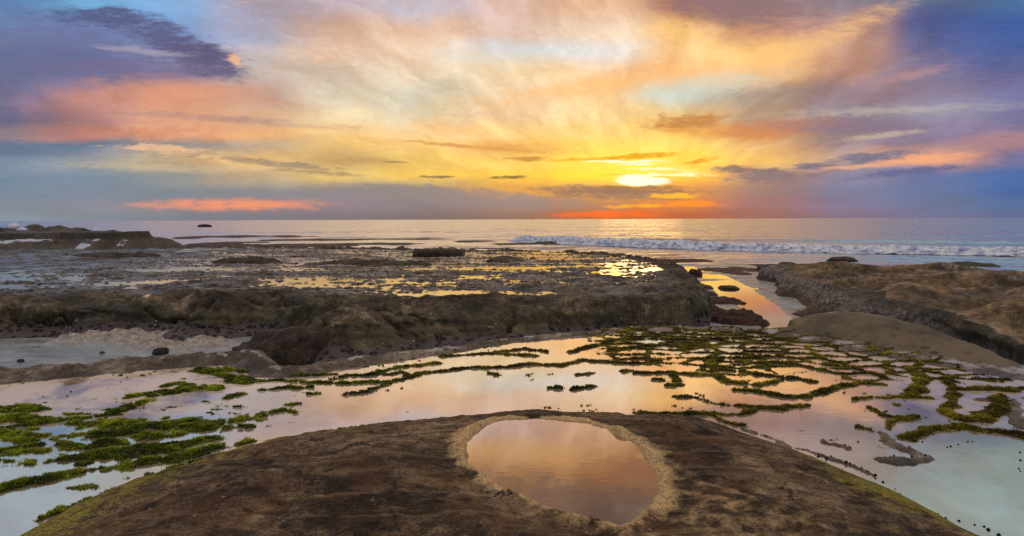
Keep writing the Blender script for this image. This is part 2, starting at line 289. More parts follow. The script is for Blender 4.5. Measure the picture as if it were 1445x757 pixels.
RIDGES = [   # half width, moss cover, course
    (0.050, 1.0, [(-3.09, 7.74), (-2.74, 7.8), (-2.45, 7.7), (-2.18, 7.66), (-1.92, 7.62), (-1.68, 7.69), (-1.36, 7.73), (-1.16, 8.08), (-0.78, 8.33), (-0.4, 8.41), (-0.04, 8.46), (0.21, 8.67), (0.67, 8.52), (0.96, 8.86), (1.23, 8.76), (1.51, 8.63), (1.69, 8.67), (1.97, 8.8)]),
    (0.045, 1.0, [(-2.09, 7.97), (-1.8, 8.04), (-1.51, 8.09), (-1.39, 8.23), (-1.28, 8.03)]),
    (0.050, 1.0, [(-2.85, 7.33), (-2.6, 7.42), (-2.28, 7.46)]),
    (0.050, 0.8, [(-2.65, 7.98), (-2.29, 8.05), (-2.16, 8.08)]),
    (0.050, 0.9, [(-2.18, 7.83), (-2.01, 8.01), (-1.76, 8.04), (-1.48, 8.43), (-0.97, 8.71)]),
    (0.160, 1.0, [(-3.91, 8.34), (-3.61, 8.11), (-3.27, 7.81), (-3.14, 7.71)]),
    (0.070, 1.0, [(-3.91, 8.38), (-3.36, 8.26)]),
    (0.090, 1.0, [(-3.87, 7.12), (-3.66, 7.26), (-3.52, 7.5), (-3.31, 7.43)]),
    (0.070, 1.0, [(-3.99, 7.52), (-3.89, 7.65), (-3.67, 7.55)]),
    (0.050, 1.0, [(-3.05, 6.99), (-2.93, 7.16)]),
    (0.030, 1.0, [(-2.85, 6.64), (-2.71, 6.69)]),
    (0.050, 1.0, [(-2.36, 6.74), (-2.2, 6.82)]),
    (0.100, 1.0, [(-2.74, 6.17), (-2.58, 6.3), (-2.45, 6.39), (-2.31, 6.54), (-2.16, 6.48)]),
    (0.050, 1.0, [(-2.62, 5.95), (-2.4, 6.03)]),
    (0.140, 1.0, [(-3.33, 6.04), (-3.08, 6.13), (-2.76, 6.08)]),
    (0.050, 1.0, [(-2.27, 7.16), (-2.12, 7.18)]),
    (0.040, 1.0, [(-1.81, 7.12), (-1.58, 7.21)]),
    (0.120, 1.0, [(-5.18, 6.62), (-4.98, 6.64), (-4.73, 6.59)]),
    (0.140, 1.0, [(-4.92, 6.19), (-4.82, 6.33), (-4.51, 6.19)]),
    (0.090, 1.0, [(-4.6, 6.04), (-4.43, 6.17), (-4.22, 6.25), (-3.96, 6.39), (-3.91, 6.73), (-3.83, 6.95)]),
    (0.060, 1.0, [(-4.11, 7.03), (-3.96, 7.18), (-3.76, 7.39), (-3.3, 7.38)]),
    (0.200, 1.0, [(-4.75, 5.9), (-4.47, 5.85), (-4.25, 5.73)]),
    (0.160, 1.0, [(-4.13, 6.16), (-3.72, 6.09), (-3.41, 6.0), (-3.11, 6.06), (-2.77, 6.02)]),
    (0.120, 1.0, [(-3.73, 5.79), (-3.44, 5.84), (-3.16, 5.72)]),
    (0.160, 1.0, [(-3.59, 5.21), (-3.37, 5.25), (-3.18, 5.32), (-2.9, 5.45), (-2.66, 5.64)]),
    (0.120, 1.0, [(-2.94, 5.02), (-2.76, 5.17), (-2.55, 5.36)]),
    (0.060, 1.0, [(-2.52, 5.46), (-2.36, 5.51), (-2.21, 5.62)]),
    (0.100, 1.0, [(-3.62, 4.64), (-3.49, 4.74), (-3.38, 4.84), (-3.13, 5.0)]),
    (0.100, 1.0, [(-3.85, 5.55), (-3.59, 5.47), (-3.41, 5.58)]),
    (0.060, 1.0, [(-4.2, 5.34), (-4.13, 5.48), (-4.0, 5.55)]),
    (0.050, 1.0, [(-2.99, 4.11), (-2.96, 4.26), (-2.83, 4.44), (-2.71, 4.66), (-2.58, 4.9), (-2.44, 5.16)]),
    (0.100, 1.0, [(-2.61, 4.96), (-2.46, 5.09), (-2.27, 5.24)]),
    (0.040, 0.9, [(-2.26, 5.27), (-1.95, 5.54), (-1.6, 5.82), (-1.38, 5.98)]),
    (0.050, 1.0, [(1.62, 6.31), (1.91, 6.39), (2.2, 6.34), (2.43, 6.58), (2.69, 6.54), (3.01, 6.66)]),
    (0.040, 1.0, [(1.92, 6.34), (2.01, 6.11), (2.14, 5.97)]),
    (0.035, 0.9, [(1.23, 6.42), (1.43, 6.37), (1.62, 6.3)]),
    (0.070, 0.6, [(1.77, 6.99), (1.99, 6.98)]),
    (0.040, 1.0, [(1.93, 6.96), (2.17, 6.67), (2.4, 6.58)]),
    (0.070, 1.0, [(2.71, 8.87), (2.47, 7.98), (2.49, 7.66), (2.7, 7.56)]),
    (0.060, 1.0, [(2.43, 7.28), (2.7, 7.18), (2.9, 6.98), (3.15, 6.98), (3.57, 7.32), (3.98, 7.54), (4.21, 7.47)]),
    (0.060, 1.0, [(2.65, 8.28), (2.97, 8.01), (3.33, 7.82), (3.51, 7.64)]),
    (0.060, 1.0, [(2.78, 7.49), (3.34, 7.79)]),
    (0.050, 1.0, [(3.61, 6.88), (3.91, 6.93), (4.23, 6.95), (4.41, 6.92)]),
    (0.070, 1.0, [(3.59, 6.56), (3.58, 6.28), (3.67, 6.17), (3.83, 6.25)]),
    (0.070, 1.0, [(3.65, 6.18), (3.37, 5.93)]),
    (0.050, 1.0, [(3.11, 5.95), (3.2, 5.85)]),
    (0.100, 1.0, [(5.01, 8.32), (4.87, 7.8), (4.49, 7.26), (4.2, 6.95)]),
    (0.080, 1.0, [(5.17, 7.87), (4.88, 7.25), (4.57, 6.78), (4.27, 6.48), (4.23, 6.24)]),
    (0.070, 1.0, [(4.88, 7.25), (5.18, 7.3), (5.38, 7.24), (5.63, 7.24)]),
    (0.120, 0.9, [(4.21, 6.13), (4.43, 6.2), (4.73, 6.4), (5.16, 6.94)]),
    (0.090, 1.0, [(3.41, 5.62), (3.7, 5.82), (4.08, 5.94), (4.18, 5.84), (4.4, 5.74), (4.48, 5.6)]),
    (0.140, 0.0, [(5.09, 6.7), (4.83, 6.21), (4.69, 5.87)]),
    (0.100, 0.0, [(4.84, 6.81), (4.98, 6.81)]),
    (0.080, 0.0, [(3.26, 5.79), (3.18, 5.54), (3.23, 5.42), (3.27, 5.25), (3.22, 5.11), (3.06, 5.05), (2.89, 5.11)]),
    (0.060, 0.0, [(2.64, 5.55), (2.72, 5.48), (2.78, 5.39)]),
    (0.060, 0.0, [(2.08, 5.88), (2.27, 5.54), (2.48, 5.23), (2.66, 4.82)]),
    (0.060, 1.0, [(1.4, 9.53), (1.86, 9.79), (2.43, 9.95), (2.91, 9.77)]),
    (0.070, 1.0, [(0.78, 9.39), (1.25, 9.91), (1.77, 10.5), (2.5, 10.74)]),
    (0.060, 1.0, [(-0.23, 9.45), (0.18, 9.66), (0.48, 9.44)]),
    (0.050, 1.0, [(-1.01, 9.12), (-0.33, 9.36), (0.36, 9.15)]),
    (0.050, 0.9, [(1.5, 8.1), (1.89, 8.1), (2.38, 7.98)]),
    (0.070, 1.0, [(1.95, 7.95), (1.94, 7.63)]),
    (0.040, 1.0, [(1.38, 8.18), (1.51, 8.22)]),
    (0.030, 1.0, [(0.77, 8.04), (1.03, 8.15)]),
    (0.050, 1.0, [(0.41, 7.33), (0.49, 7.36)]),
    (0.035, 1.0, [(0.65, 7.3), (0.94, 7.45)]),
    (0.040, 1.0, [(1.64, 7.74), (1.77, 7.74)]),
    (0.050, 1.0, [(1.79, 7.47), (1.96, 7.5)]),
    (0.040, 0.8, [(2.0, 7.13), (2.08, 7.01)]),
    (0.030, 1.0, [(-0.29, 8.09), (-0.16, 8.02)]),
    (0.030, 0.8, [(-1.36, 7.75), (-1.49, 7.52), (-1.69, 7.18)]),
    (0.040, 1.0, [(5.47, 7.72), (5.78, 7.68)]),
    (0.050, 1.0, [(4.02, 8.55), (4.37, 8.33), (4.42, 7.77)]),
    (0.050, 1.0, [(3.43, 8.68), (3.78, 8.42), (3.97, 8.07)]),
]
PLAT_LIP = [(-19.54, 18.59), (-17.75, 19.02), (-14.89, 19.27), (-13.51, 19.06), (-12.49, 19.72), (-10.8, 19.32), (-9.98, 20.19), (-8.94, 19.79), (-7.5, 20.49), (-5.8, 18.52), (-4.15, 19.13), (-2.06, 18.74), (-0.46, 19.19), (1.52, 18.32), (3.49, 18.42), (4.55, 17.93), (5.02, 18.22), (5.72, 20.47), (6.29, 23.35), (6.94, 26.83), (7.49, 30.21), (7.9, 36), (7.0, 44), (4, 50), (-4, 53), (-14, 57), (-26, 60), (-45, 62), (-60, 60), (-60, 20)]
PLAT_FOOT = [(-18.55, 17.57), (-16.73, 17.85), (-13.9, 17.9), (-12.88, 18.1), (-11.56, 17.86), (-10.19, 18.16), (-8.69, 17.49), (-7.5, 17.78), (-7.26, 18.43), (-6.65, 17.66), (-5.42, 15.35), (-4.27, 14.02), (-2.72, 14.62), (-1.22, 15.52), (0.48, 16.53), (2.42, 17.69), (4.61, 18.9), (5.82, 19.37), (6.43, 20.87), (7.41, 24.7), (8.63, 30.23), (9.61, 35.67), (10.35, 40.53), (9.6, 44), (8, 50), (4, 56), (-4, 60), (-14, 64), (-26, 66), (-45, 68), (-66, 66), (-66, 17.5)]
RIDGE_LIP = [(11.2, 6.0), (10.9, 9.5), (10.2, 11.8), (9.52, 12.16), (10.0, 13.28), (10.39, 14.31), (10.67, 15.89), (10.94, 17.71), (11.19, 19.41), (11.51, 21.45), (11.57, 22.7), (11.86, 26.0), (12.58, 30.45), (13.15, 34.5), (14.5, 36), (18, 35), (24, 31), (36, 28), (50, 24), (50, 6)]
RIDGE_FOOT = [(10.1, 6.0), (9.9, 9.0), (9.3, 11.0), (9.2, 12.8), (9.8, 14.5), (9.7, 16.5), (9.3, 18.4), (9.0, 18.93), (10.03, 22.72), (10.98, 26.85), (12.51, 32.78), (13.18, 36.41), (15, 40), (20, 40), (27, 36), (40, 33), (56, 28), (56, 2)]
CHANNEL = [(7.98, 18.35), (8.37, 18.7), (8.95, 21.29), (9.9, 25.55), (10.64, 29.08), (11.41, 33.36), (11.79, 37.15), (11.79, 41.34), (11.78, 43.8), (10.86, 43.85), (10.27, 39.73), (9.85, 35.43), (9.27, 31.3), (8.51, 26.75), (8.05, 22.98), (7.4, 19.6), (7.08, 18.37)]
SAND_PILE = [(-11.55, 17.54), (-11.04, 17.95), (-9.89, 17.11), (-9.02, 16.52), (-8.39, 16.51), (-8.03, 16.88), (-7.67, 16.87)]
SAND_PILE2 = [(-11.6, 18.87), (-9.8, 18.15), (-9.43, 19.07), (-8.17, 18.8)]
WEED_ROCKS = [(7.66, 25.37), (7.61, 23.9), (7.5, 22.43), (7.31, 20.52), (7.1, 19.17)]
WEED_ROCKS2 = [(9.28, 33.12), (8.81, 29.75), (7.95, 26.52)]
WAVE_BASE = [(-1.1, 96.2), (3.5, 87.3), (9.1, 79.8), (13.9, 73.5), (19.8, 67.2), (25.1, 62.5), (30.3, 59.6), (35.3, 57.5), (41.4, 53.9), (45.3, 50.8)]
SNAILS = [(2.48, 5.15), (2.55, 5.21), (2.58, 5.04), (2.6, 5.01), (2.64, 4.92), (2.65, 4.85), (2.67, 4.78), (2.67, 4.68), (2.69, 4.56), (2.67, 4.47), (2.72, 4.14), (2.73, 4.08), (2.8, 4.06), (2.86, 4.0), (2.9, 3.98), (2.9, 3.94), (2.91, 3.87), (3.6, 5.4), (3.65, 5.43), (3.74, 5.47), (3.87, 5.54), (3.91, 5.54), (4.11, 5.28), (3.98, 5.1), (3.84, 4.93), (3.81, 4.88), (3.48, 5.54), (3.27, 5.37), (3.18, 5.19), (3.27, 5.16), (3.01, 5.14), (2.24, 5.48), (2.2, 5.5), (2.43, 5.23), (2.44, 5.2), (2.94, 5.55), (2.8, 5.41), (2.77, 5.44), (5.36, 8.88), (5.39, 8.83), (5.54, 8.92), (5.57, 8.87), (5.58, 8.78), (5.59, 8.69), (5.31, 7.94), (5.36, 7.9), (5.54, 7.86), (5.57, 7.86), (5.83, 7.75), (-0.69, 6.28), (-0.57, 6.3), (-0.47, 6.32), (-0.35, 6.34), (-0.23, 6.35), (-1.17, 6.06), (-1.08, 6.1), (-0.99, 6.15), (-0.83, 6.21), (-0.16, 6.37), (-0.06, 6.36), (0.08, 6.39), (-4.91, 8.09), (-4.85, 8.16), (-4.67, 7.97), (-4.96, 7.73), (-4.76, 7.56), (-5.09, 7.11), (-4.6, 7.46), (-4.61, 7.73), (-4.78, 8.2), (-4.92, 7.31), (-4.82, 7.1), (-3.99, 8.99), (-3.94, 9.03), (-3.69, 9.07), (-3.81, 8.89)]
REEFS = [   # kind, centre, half sizes, height
    ('red', (-51.23, 125.24, 12.53, 11.6), 0.30),
    ('olive', (-31.95, 105.47, 9.55, 4.61), 0.18),
    ('red', (-37.07, 82.89, 4.23, 7.36), 0.40),
    ('red', (-25.83, 83.29, 8.15, 5.73), 0.22),
    ('olive', (-39.01, 95.67, 4.92, 3.04), 0.12),
    ('red', (-20.92, 71.66, 5.63, 3.83), 0.22),
    ('olive', (-18.77, 87.09, 8.48, 3.77), 0.16),
    ('olive', (-19.39, 108.6, 10.0, 3.91), 0.14),
    ('red', (-10.98, 66.66, 5.19, 3.68), 0.20),
    ('olive', (-5.6, 96.04, 3.33, 3.82), 0.15),
    ('olive', (0.45, 85.3, 3.39, 3.62), 0.14),
    ('red', (-0.47, 56.62, 4.51, 3.19), 0.18),
    ('olive', (8.84, 58.99, 1.77, 2.02), 0.14),
    ('red', (-3.29, 72.67, 3.1, 1.32), 0.10),
    ('olive', (4.84, 89.75, 2.03, 7.31), 0.42),
    ('red', (12.61, 50.51, 2.78, 2.12), 0.14),
    ('olive', (31.03, 45.06, 1.48, 1.86), 0.22),
    ('red', (13.78, 40.4, 2.32, 3.52), 0.16),
    ('red', (18.2, 44.21, 3.22, 2.28), 0.14),
]

# ---------------------------------------------------------------- noise
_rng = np.random.RandomState(7)
PERM = _rng.permutation(256).astype(np.int64)
PERM = np.concatenate([PERM, PERM])
_ang = np.linspace(0, 2 * np.pi, 256, endpoint=False)
GX, GY = np.cos(_ang), np.sin(_ang)
RND = _rng.rand(512)


def perlin(x, y, seed=0):
    xi = np.floor(x).astype(np.int64); yi = np.floor(y).astype(np.int64)
    xf = x - xi; yf = y - yi
    u = xf * xf * xf * (xf * (xf * 6 - 15) + 10)
    v = yf * yf * yf * (yf * (yf * 6 - 15) + 10)
    def g(ix, iy, fx, fy):
        h = PERM[(PERM[(ix + seed * 31) & 255] + iy + seed * 17) & 255]
        return GX[h] * fx + GY[h] * fy
    a = g(xi, yi, xf, yf); b = g(xi + 1, yi, xf - 1, yf)
    c = g(xi, yi + 1, xf, yf - 1); d = g(xi + 1, yi + 1, xf - 1, yf - 1)
    return ((a + u * (b - a)) * (1 - v) + (c + u * (d - c)) * v) * 1.5


def fbm(x, y, octv=5, seed=0, gain=0.5, lac=2.03, mode=None):
    s = np.zeros_like(x); amp = 1.0; tot = 0.0
    for o in range(octv):
        n = perlin(x, y, seed + o)
        if mode == 'ridge':
            n = 1.0 - 2.0 * np.abs(n)
        elif mode == 'billow':
            n = 2.0 * np.abs(n) - 0.6
        s += amp * n; tot += amp; amp *= gain
        x = x * lac + 3.1; y = y * lac + 7.7
    return s / tot


def worley(x, y, seed=0):
    xi = np.floor(x).astype(np.int64); yi = np.floor(y).astype(np.int64)
    f1 = np.full(x.shape, 9.0); f2 = np.full(x.shape, 9.0)
    for dx in (-1, 0, 1):
        for dy in (-1, 0, 1):
            cx = xi + dx; cy = yi + dy
            h = PERM[(PERM[(cx + seed * 13) & 255] + cy) & 255]
            d = np.hypot(cx + 0.1 + 0.8 * RND[h] - x, cy + 0.1 + 0.8 * RND[h + 200] - y)
            f2 = np.minimum(f2, np.maximum(f1, d)); f1 = np.minimum(f1, d)
    return f1, f2


def sst(x, lo, hi):
    t = np.clip((x - lo) / (hi - lo), 0, 1)
    return t * t * (3 - 2 * t)


def linedist(x, y, pts, closed=False):
    d = np.full(x.shape, 1e9)
    n = len(pts)
    for i in range(n if closed else n - 1):
        ax, ay = pts[i]; bx, by = pts[(i + 1) % n]
        ex, ey = bx - ax, by - ay
        t = np.clip(((x - ax) * ex + (y - ay) * ey) / (ex * ex + ey * ey + 1e-9), 0, 1)
        d = np.minimum(d, (x - ax - t * ex) ** 2 + (y - ay - t * ey) ** 2)
    return np.sqrt(d)


def polydist(x, y, pts):
    """distance to a closed outline, positive inside"""
    ins = np.zeros(x.shape, bool)
    n = len(pts)
    for i in range(n):
        ax, ay = pts[i]; bx, by = pts[(i + 1) % n]
        if ay == by:
            continue
        c = ((ay > y) != (by > y)) & (x < (bx - ax) * (y - ay) / (by - ay) + ax)
        ins ^= c
    d = linedist(x, y, pts, True)
    return np.where(ins, d, -d)


# ---------------------------------------------------------------- mesh helpers
def tag(o, label=None, cat=None, group=None, kind=None):
    for k, v in (('label', label), ('category', cat), ('group', group), ('kind', kind)):
        if v:
            o[k] = v
    return o


def link(name, me, mat=None, parent=None):
    o = bpy.data.objects.new(name, me)
    COL.objects.link(o)
    if mat:
        me.materials.append(mat)
    if parent:
        o.parent = parent
    return o


def raw_mesh(name, V, F, smooth=True, attrs=None):
    """V (n,3), F (m,k) all faces with k corners"""
    me = bpy.data.meshes.new(name)
    V = np.asarray(V, np.float32); F = np.asarray(F, np.int32)
    k = F.shape[1]
    me.vertices.add(len(V)); me.vertices.foreach_set('co', V.ravel())
    me.loops.add(F.size); me.loops.foreach_set('vertex_index', F.ravel())
    me.polygons.add(len(F))
    me.polygons.foreach_set('loop_start', np.arange(0, F.size, k, dtype=np.int32))
    me.polygons.foreach_set('use_smooth', np.full(len(F), smooth))
    for nm, arr in (attrs or {}).items():
        a = me.attributes.new(nm, 'FLOAT', 'POINT')
        a.data.foreach_set('value', np.asarray(arr, np.float32).ravel())
    me.update()
    me.validate()
    return me


def grid_mesh(name, X, Y, Z, keep=None, attrs=None):
    r, c = X.shape
    idx = np.arange(r * c).reshape(r, c)
    F = np.stack([idx[:-1, :-1], idx[:-1, 1:], idx[1:, 1:], idx[1:, :-1]], -1)
    if keep is not None:
        k = keep[:-1, :-1] | keep[:-1, 1:] | keep[1:, 1:] | keep[1:, :-1]
        F = F[k]
    F = F.reshape(-1, 4)
    used = np.unique(F)
    remap = np.full(r * c, -1, np.int64); remap[used] = np.arange(len(used))
    V = np.stack([X.ravel(), Y.ravel(), Z.ravel()], -1)[used]
    at = {k2: a.ravel()[used] for k2, a in (attrs or {}).items()}
    return raw_mesh(name, V, remap[F], True, at)


def grid(x0, x1, y0, y1, step, stepy=None):
    return np.meshgrid(np.arange(x0, x1 + 1e-6, step), np.arange(y0, y1 + 1e-6, stepy or step))


# ---------------------------------------------------------------- materials
def new_mat(name):
    m = bpy.data.materials.new(name)
    m.use_nodes = True
    m.node_tree.nodes.clear()
    return m, NT(m.node_tree)


def finish(T, shader):
    T.n('ShaderNodeOutputMaterial', {'Surface': shader})


def attr(T, name):
    return T.n('ShaderNodeAttribute', attribute_name=name).outputs['Fac']


def principled(T, color, rough, normal=None, spec=0.5, **kw):
    ins = {'Base Color': color, 'Roughness': rough, 'Specular IOR Level': spec}
    if normal is not None:
        ins['Normal'] = normal
    ins.update(kw)
    return T.n('ShaderNodeBsdfPrincipled', ins).outputs[0]


def bump(T, h, strength, dist, prev=None):
    ins = {'Strength': strength, 'Distance': dist, 'Height': h}
    if prev is not None:
        ins['Normal'] = prev
    return T.n('ShaderNodeBump', ins).outputs[0]


def c4(c):
    return (*c, 1.0)


def rock_base(T, sc, stops, scale2=1.0):
    """mottled stone colour from three noises, returns colour, coarse noise, fine noise, position"""
    pos = T.n('ShaderNodeTexCoord').outputs['Object']
    n1 = T.noise(pos, sc, 6.0, 0.62, 0.3)
    n2 = T.noise(T.vm('ADD', pos, (17.0, 3.0, 9.0)), sc * 7.0 * scale2, 6.0, 0.65)
    n3 = T.noise(pos, sc * 40.0 * scale2, 3.0, 0.6)
    f = T.m('ADD', T.m('MULTIPLY', n1, 0.45), T.m('ADD', T.m('MULTIPLY', n2, 0.32), T.m('MULTIPLY', n3, 0.23)))
    f = T.smooth(f, 0.36, 0.64)
    return T.ramp(f, stops), n1, n2, n3, pos


# dark weathered dome in front
def mat_dome():
    m, T = new_mat('dome_rock')
    col, n1, n2, n3, pos = rock_base(T, 1.3, [(0.0, (0.012, 0.008, 0.005)), (0.32, (0.052, 0.036, 0.021)),
                                              (0.66, (0.145, 0.101, 0.057)), (1.0, (0.36, 0.265, 0.165))])
    rot = T.n('ShaderNodeMapping', {'Vector': pos, 'Rotation': (0, 0, R(38)), 'Scale': (1.2, 9.0, 1.0)}).outputs[0]
    stk = T.noise(rot, 1.0, 6.0, 0.65, 0.5)
    col = T.mix(T.m('MULTIPLY', T.smooth(stk, 0.52, 0.66), 0.55), col, (0.24, 0.165, 0.095))
    col = T.mix(T.m('MULTIPLY', T.smooth(stk, 0.46, 0.34), 0.6), col, (0.016, 0.011, 0.008))
    rust = T.smooth(T.noise(T.vm('ADD', pos, (9.0, 2.0, 5.0)), 1.7, 5.0, 0.6, 0.4), 0.52, 0.64)
    col = T.mix(T.m('MULTIPLY', rust, 0.45), col, (0.13, 0.062, 0.028))
    lich = T.smooth(T.m('ADD', T.m('MULTIPLY', attr(T, 'lichen'), 1.0), T.m('MULTIPLY', T.m('SUBTRACT', n2, 0.5), 1.8)), 0.25, 0.75)
    lcol = T.mix(T.smooth(n3, 0.35, 0.65), (0.12, 0.10, 0.018), (0.36, 0.32, 0.035))
    col = T.mix(T.m('MULTIPLY', lich, 0.85), col, lcol)
    pale = attr(T, 'pale')
    pn = T.noise(pos, 46.0, 6.0, 0.75)
    pcol = T.ramp(T.smooth(pn, 0.3, 0.7), [(0.0, (0.19, 0.12, 0.055)), (0.45, (0.50, 0.35, 0.17)), (1.0, (0.78, 0.58, 0.31))])
    pm = T.m('MULTIPLY', T.smooth(T.m('ADD', pale, T.m('MULTIPLY', T.m('SUBTRACT', n2, 0.5), 1.5)), 0.30, 0.80), T.smooth(n1, 0.25, 0.55, 0.55, 1.0))
    col = T.mix(pm, col, pcol)
    col = T.mix(T.m('MULTIPLY', T.smooth(pale, 0.70, 0.98), 0.55), col, T.mix(T.smooth(pn, 0.35, 0.6), (0.55, 0.36, 0.15), (0.92, 0.68, 0.34)))  # golden sunlight on the narrow lip, put into its colour
    wn = T.noise(T.n('ShaderNodeMapping', {'Vector': pos, 'Scale': (1.0, 1.8, 1.0)}).outputs[0], 34.0, 4.0, 0.7)
    crust = T.m('MULTIPLY', T.smooth(wn, 0.58, 0.66), T.smooth(T.m('ADD', attr(T, 'crust'), T.m('MULTIPLY', T.m('SUBTRACT', T.noise(pos, 5.0, 4.0, 0.65), 0.5), 3.0)), 0.55, 1.1))
    blk = T.smooth(T.noise(T.vm('ADD', pos, (3.0, 8.0, 1.0)), 3.1, 6.0, 0.7, 0.5), 0.54, 0.64)
    col = T.mix(T.m('MULTIPLY', blk, T.m('SUBTRACT', 0.75, T.m('MULTIPLY', pm, 0.6))), col, (0.010, 0.008, 0.007))
    col = T.mix(T.m('MULTIPLY', crust, 0.85), col, (0.46, 0.43, 0.42))
    vc = T.n('ShaderNodeTexVoronoi', {'Vector': T.vm('ADD', pos, T.vm('MULTIPLY', T.noise(pos, 3.0, 4.0, 0.6, color=True), (0.5, 0.5, 0.5))), 'Scale': 1.7}, feature='DISTANCE_TO_EDGE').outputs['Distance']
    crack = T.m('MULTIPLY', T.smooth(vc, 0.018, 0.004), T.smooth(n1, 0.46, 0.60))
    col = T.mix(T.m('MULTIPLY', crack, 0.8), col, (0.008, 0.006, 0.005))
    vp = T.n('ShaderNodeTexVoronoi', {'Vector': pos, 'Scale': 7.0})
    pit = T.m('MULTIPLY', T.smooth(vp.outputs['Distance'], 0.20, 0.08), T.smooth(T.n('ShaderNodeSeparateXYZ', {0: vp.outputs['Color']}).outputs[0], 0.68, 0.72))
    col = T.mix(T.m('MULTIPLY', pit, 0.8), col, (0.010, 0.008, 0.006))
    nr = bump(T, n2, 0.8, 0.06)
    nr = bump(T, n3, 0.8, 0.016, nr)
    nr = bump(T, T.m('ADD', crack, pit), -0.8, 0.02, nr)
    nr = bump(T, pn, T.m('MULTIPLY', pm, 0.8), 0.012, nr)
    finish(T, principled(T, col, T.m('ADD', 0.58, T.m('MULTIPLY', n3, 0.3)), nr, 0.15))
    return m


def mat_shelf():
    m, T = new_mat('shelf_rock')
    col, n1, n2, n3, pos = rock_base(T, 1.1, [(0.0, (0.026, 0.021, 0.015)), (0.4, (0.085, 0.067, 0.046)),
                                              (0.72, (0.20, 0.155, 0.115)), (1.0, (0.42, 0.36, 0.30))])
    ms = T.smooth(T.m('ADD', attr(T, 'moss'), T.m('MULTIPLY', T.m('SUBTRACT', n2, 0.5), 0.9)), 0.35, 0.7)
    mcol = T.mix(T.smooth(n3, 0.35, 0.65), (0.026, 0.030, 0.005), (0.095, 0.098, 0.014))
    col = T.mix(ms, col, mcol)
    tan = attr(T, 'tan')
    col = T.mix(T.smooth(tan, 0.2, 0.8), col, T.mix(T.smooth(n1, 0.35, 0.65), (0.075, 0.060, 0.032), (0.17, 0.130, 0.072)))
    chalk = T.smooth(T.m('ADD', attr(T, 'chalk'), T.m('MULTIPLY', T.m('SUBTRACT', n2, 0.5), 0.9)), 0.4, 0.75)
    col = T.mix(chalk, col, (0.40, 0.40, 0.40))
    z = T.n('ShaderNodeSeparateXYZ', {0: pos}).outputs[2]
    vq = T.n('ShaderNodeTexVoronoi', {'Vector': T.n('ShaderNodeMapping', {'Vector': pos, 'Scale': (1.0, 0.8, 1.0)}).outputs[0], 'Scale': 4.2})
    pit = T.m('MULTIPLY', T.smooth(vq.outputs['Distance'], 0.30, 0.14), T.smooth(T.n('ShaderNodeSeparateXYZ', {0: vq.outputs['Color']}).outputs[0], 0.62, 0.68))
    pit = T.m('MULTIPLY', pit, T.smooth(tan, 0.3, 0.9))
    col = T.mix(T.m('MULTIPLY', pit, 0.75), col, (0.022, 0.018, 0.012))
    damp = T.smooth(T.m('ADD', z, T.m('MULTIPLY', T.m('SUBTRACT', n2, 0.5), 0.03)), 0.045, 0.0)
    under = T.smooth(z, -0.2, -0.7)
    col = T.mix(T.m('MULTIPLY', damp, 0.35), col, T.vm('MULTIPLY', col, (0.45, 0.43, 0.42)))
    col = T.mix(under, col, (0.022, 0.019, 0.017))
    nr = bump(T, n2, 0.8, 0.07)
    nr = bump(T, n3, 0.8, 0.018, nr)
    nr = bump(T, pit, -0.8, 0.05, nr)
    finish(T, principled(T, col, T.m('SUBTRACT', 0.62, T.m('MULTIPLY', damp, 0.35)), nr, 0.4))
    return m


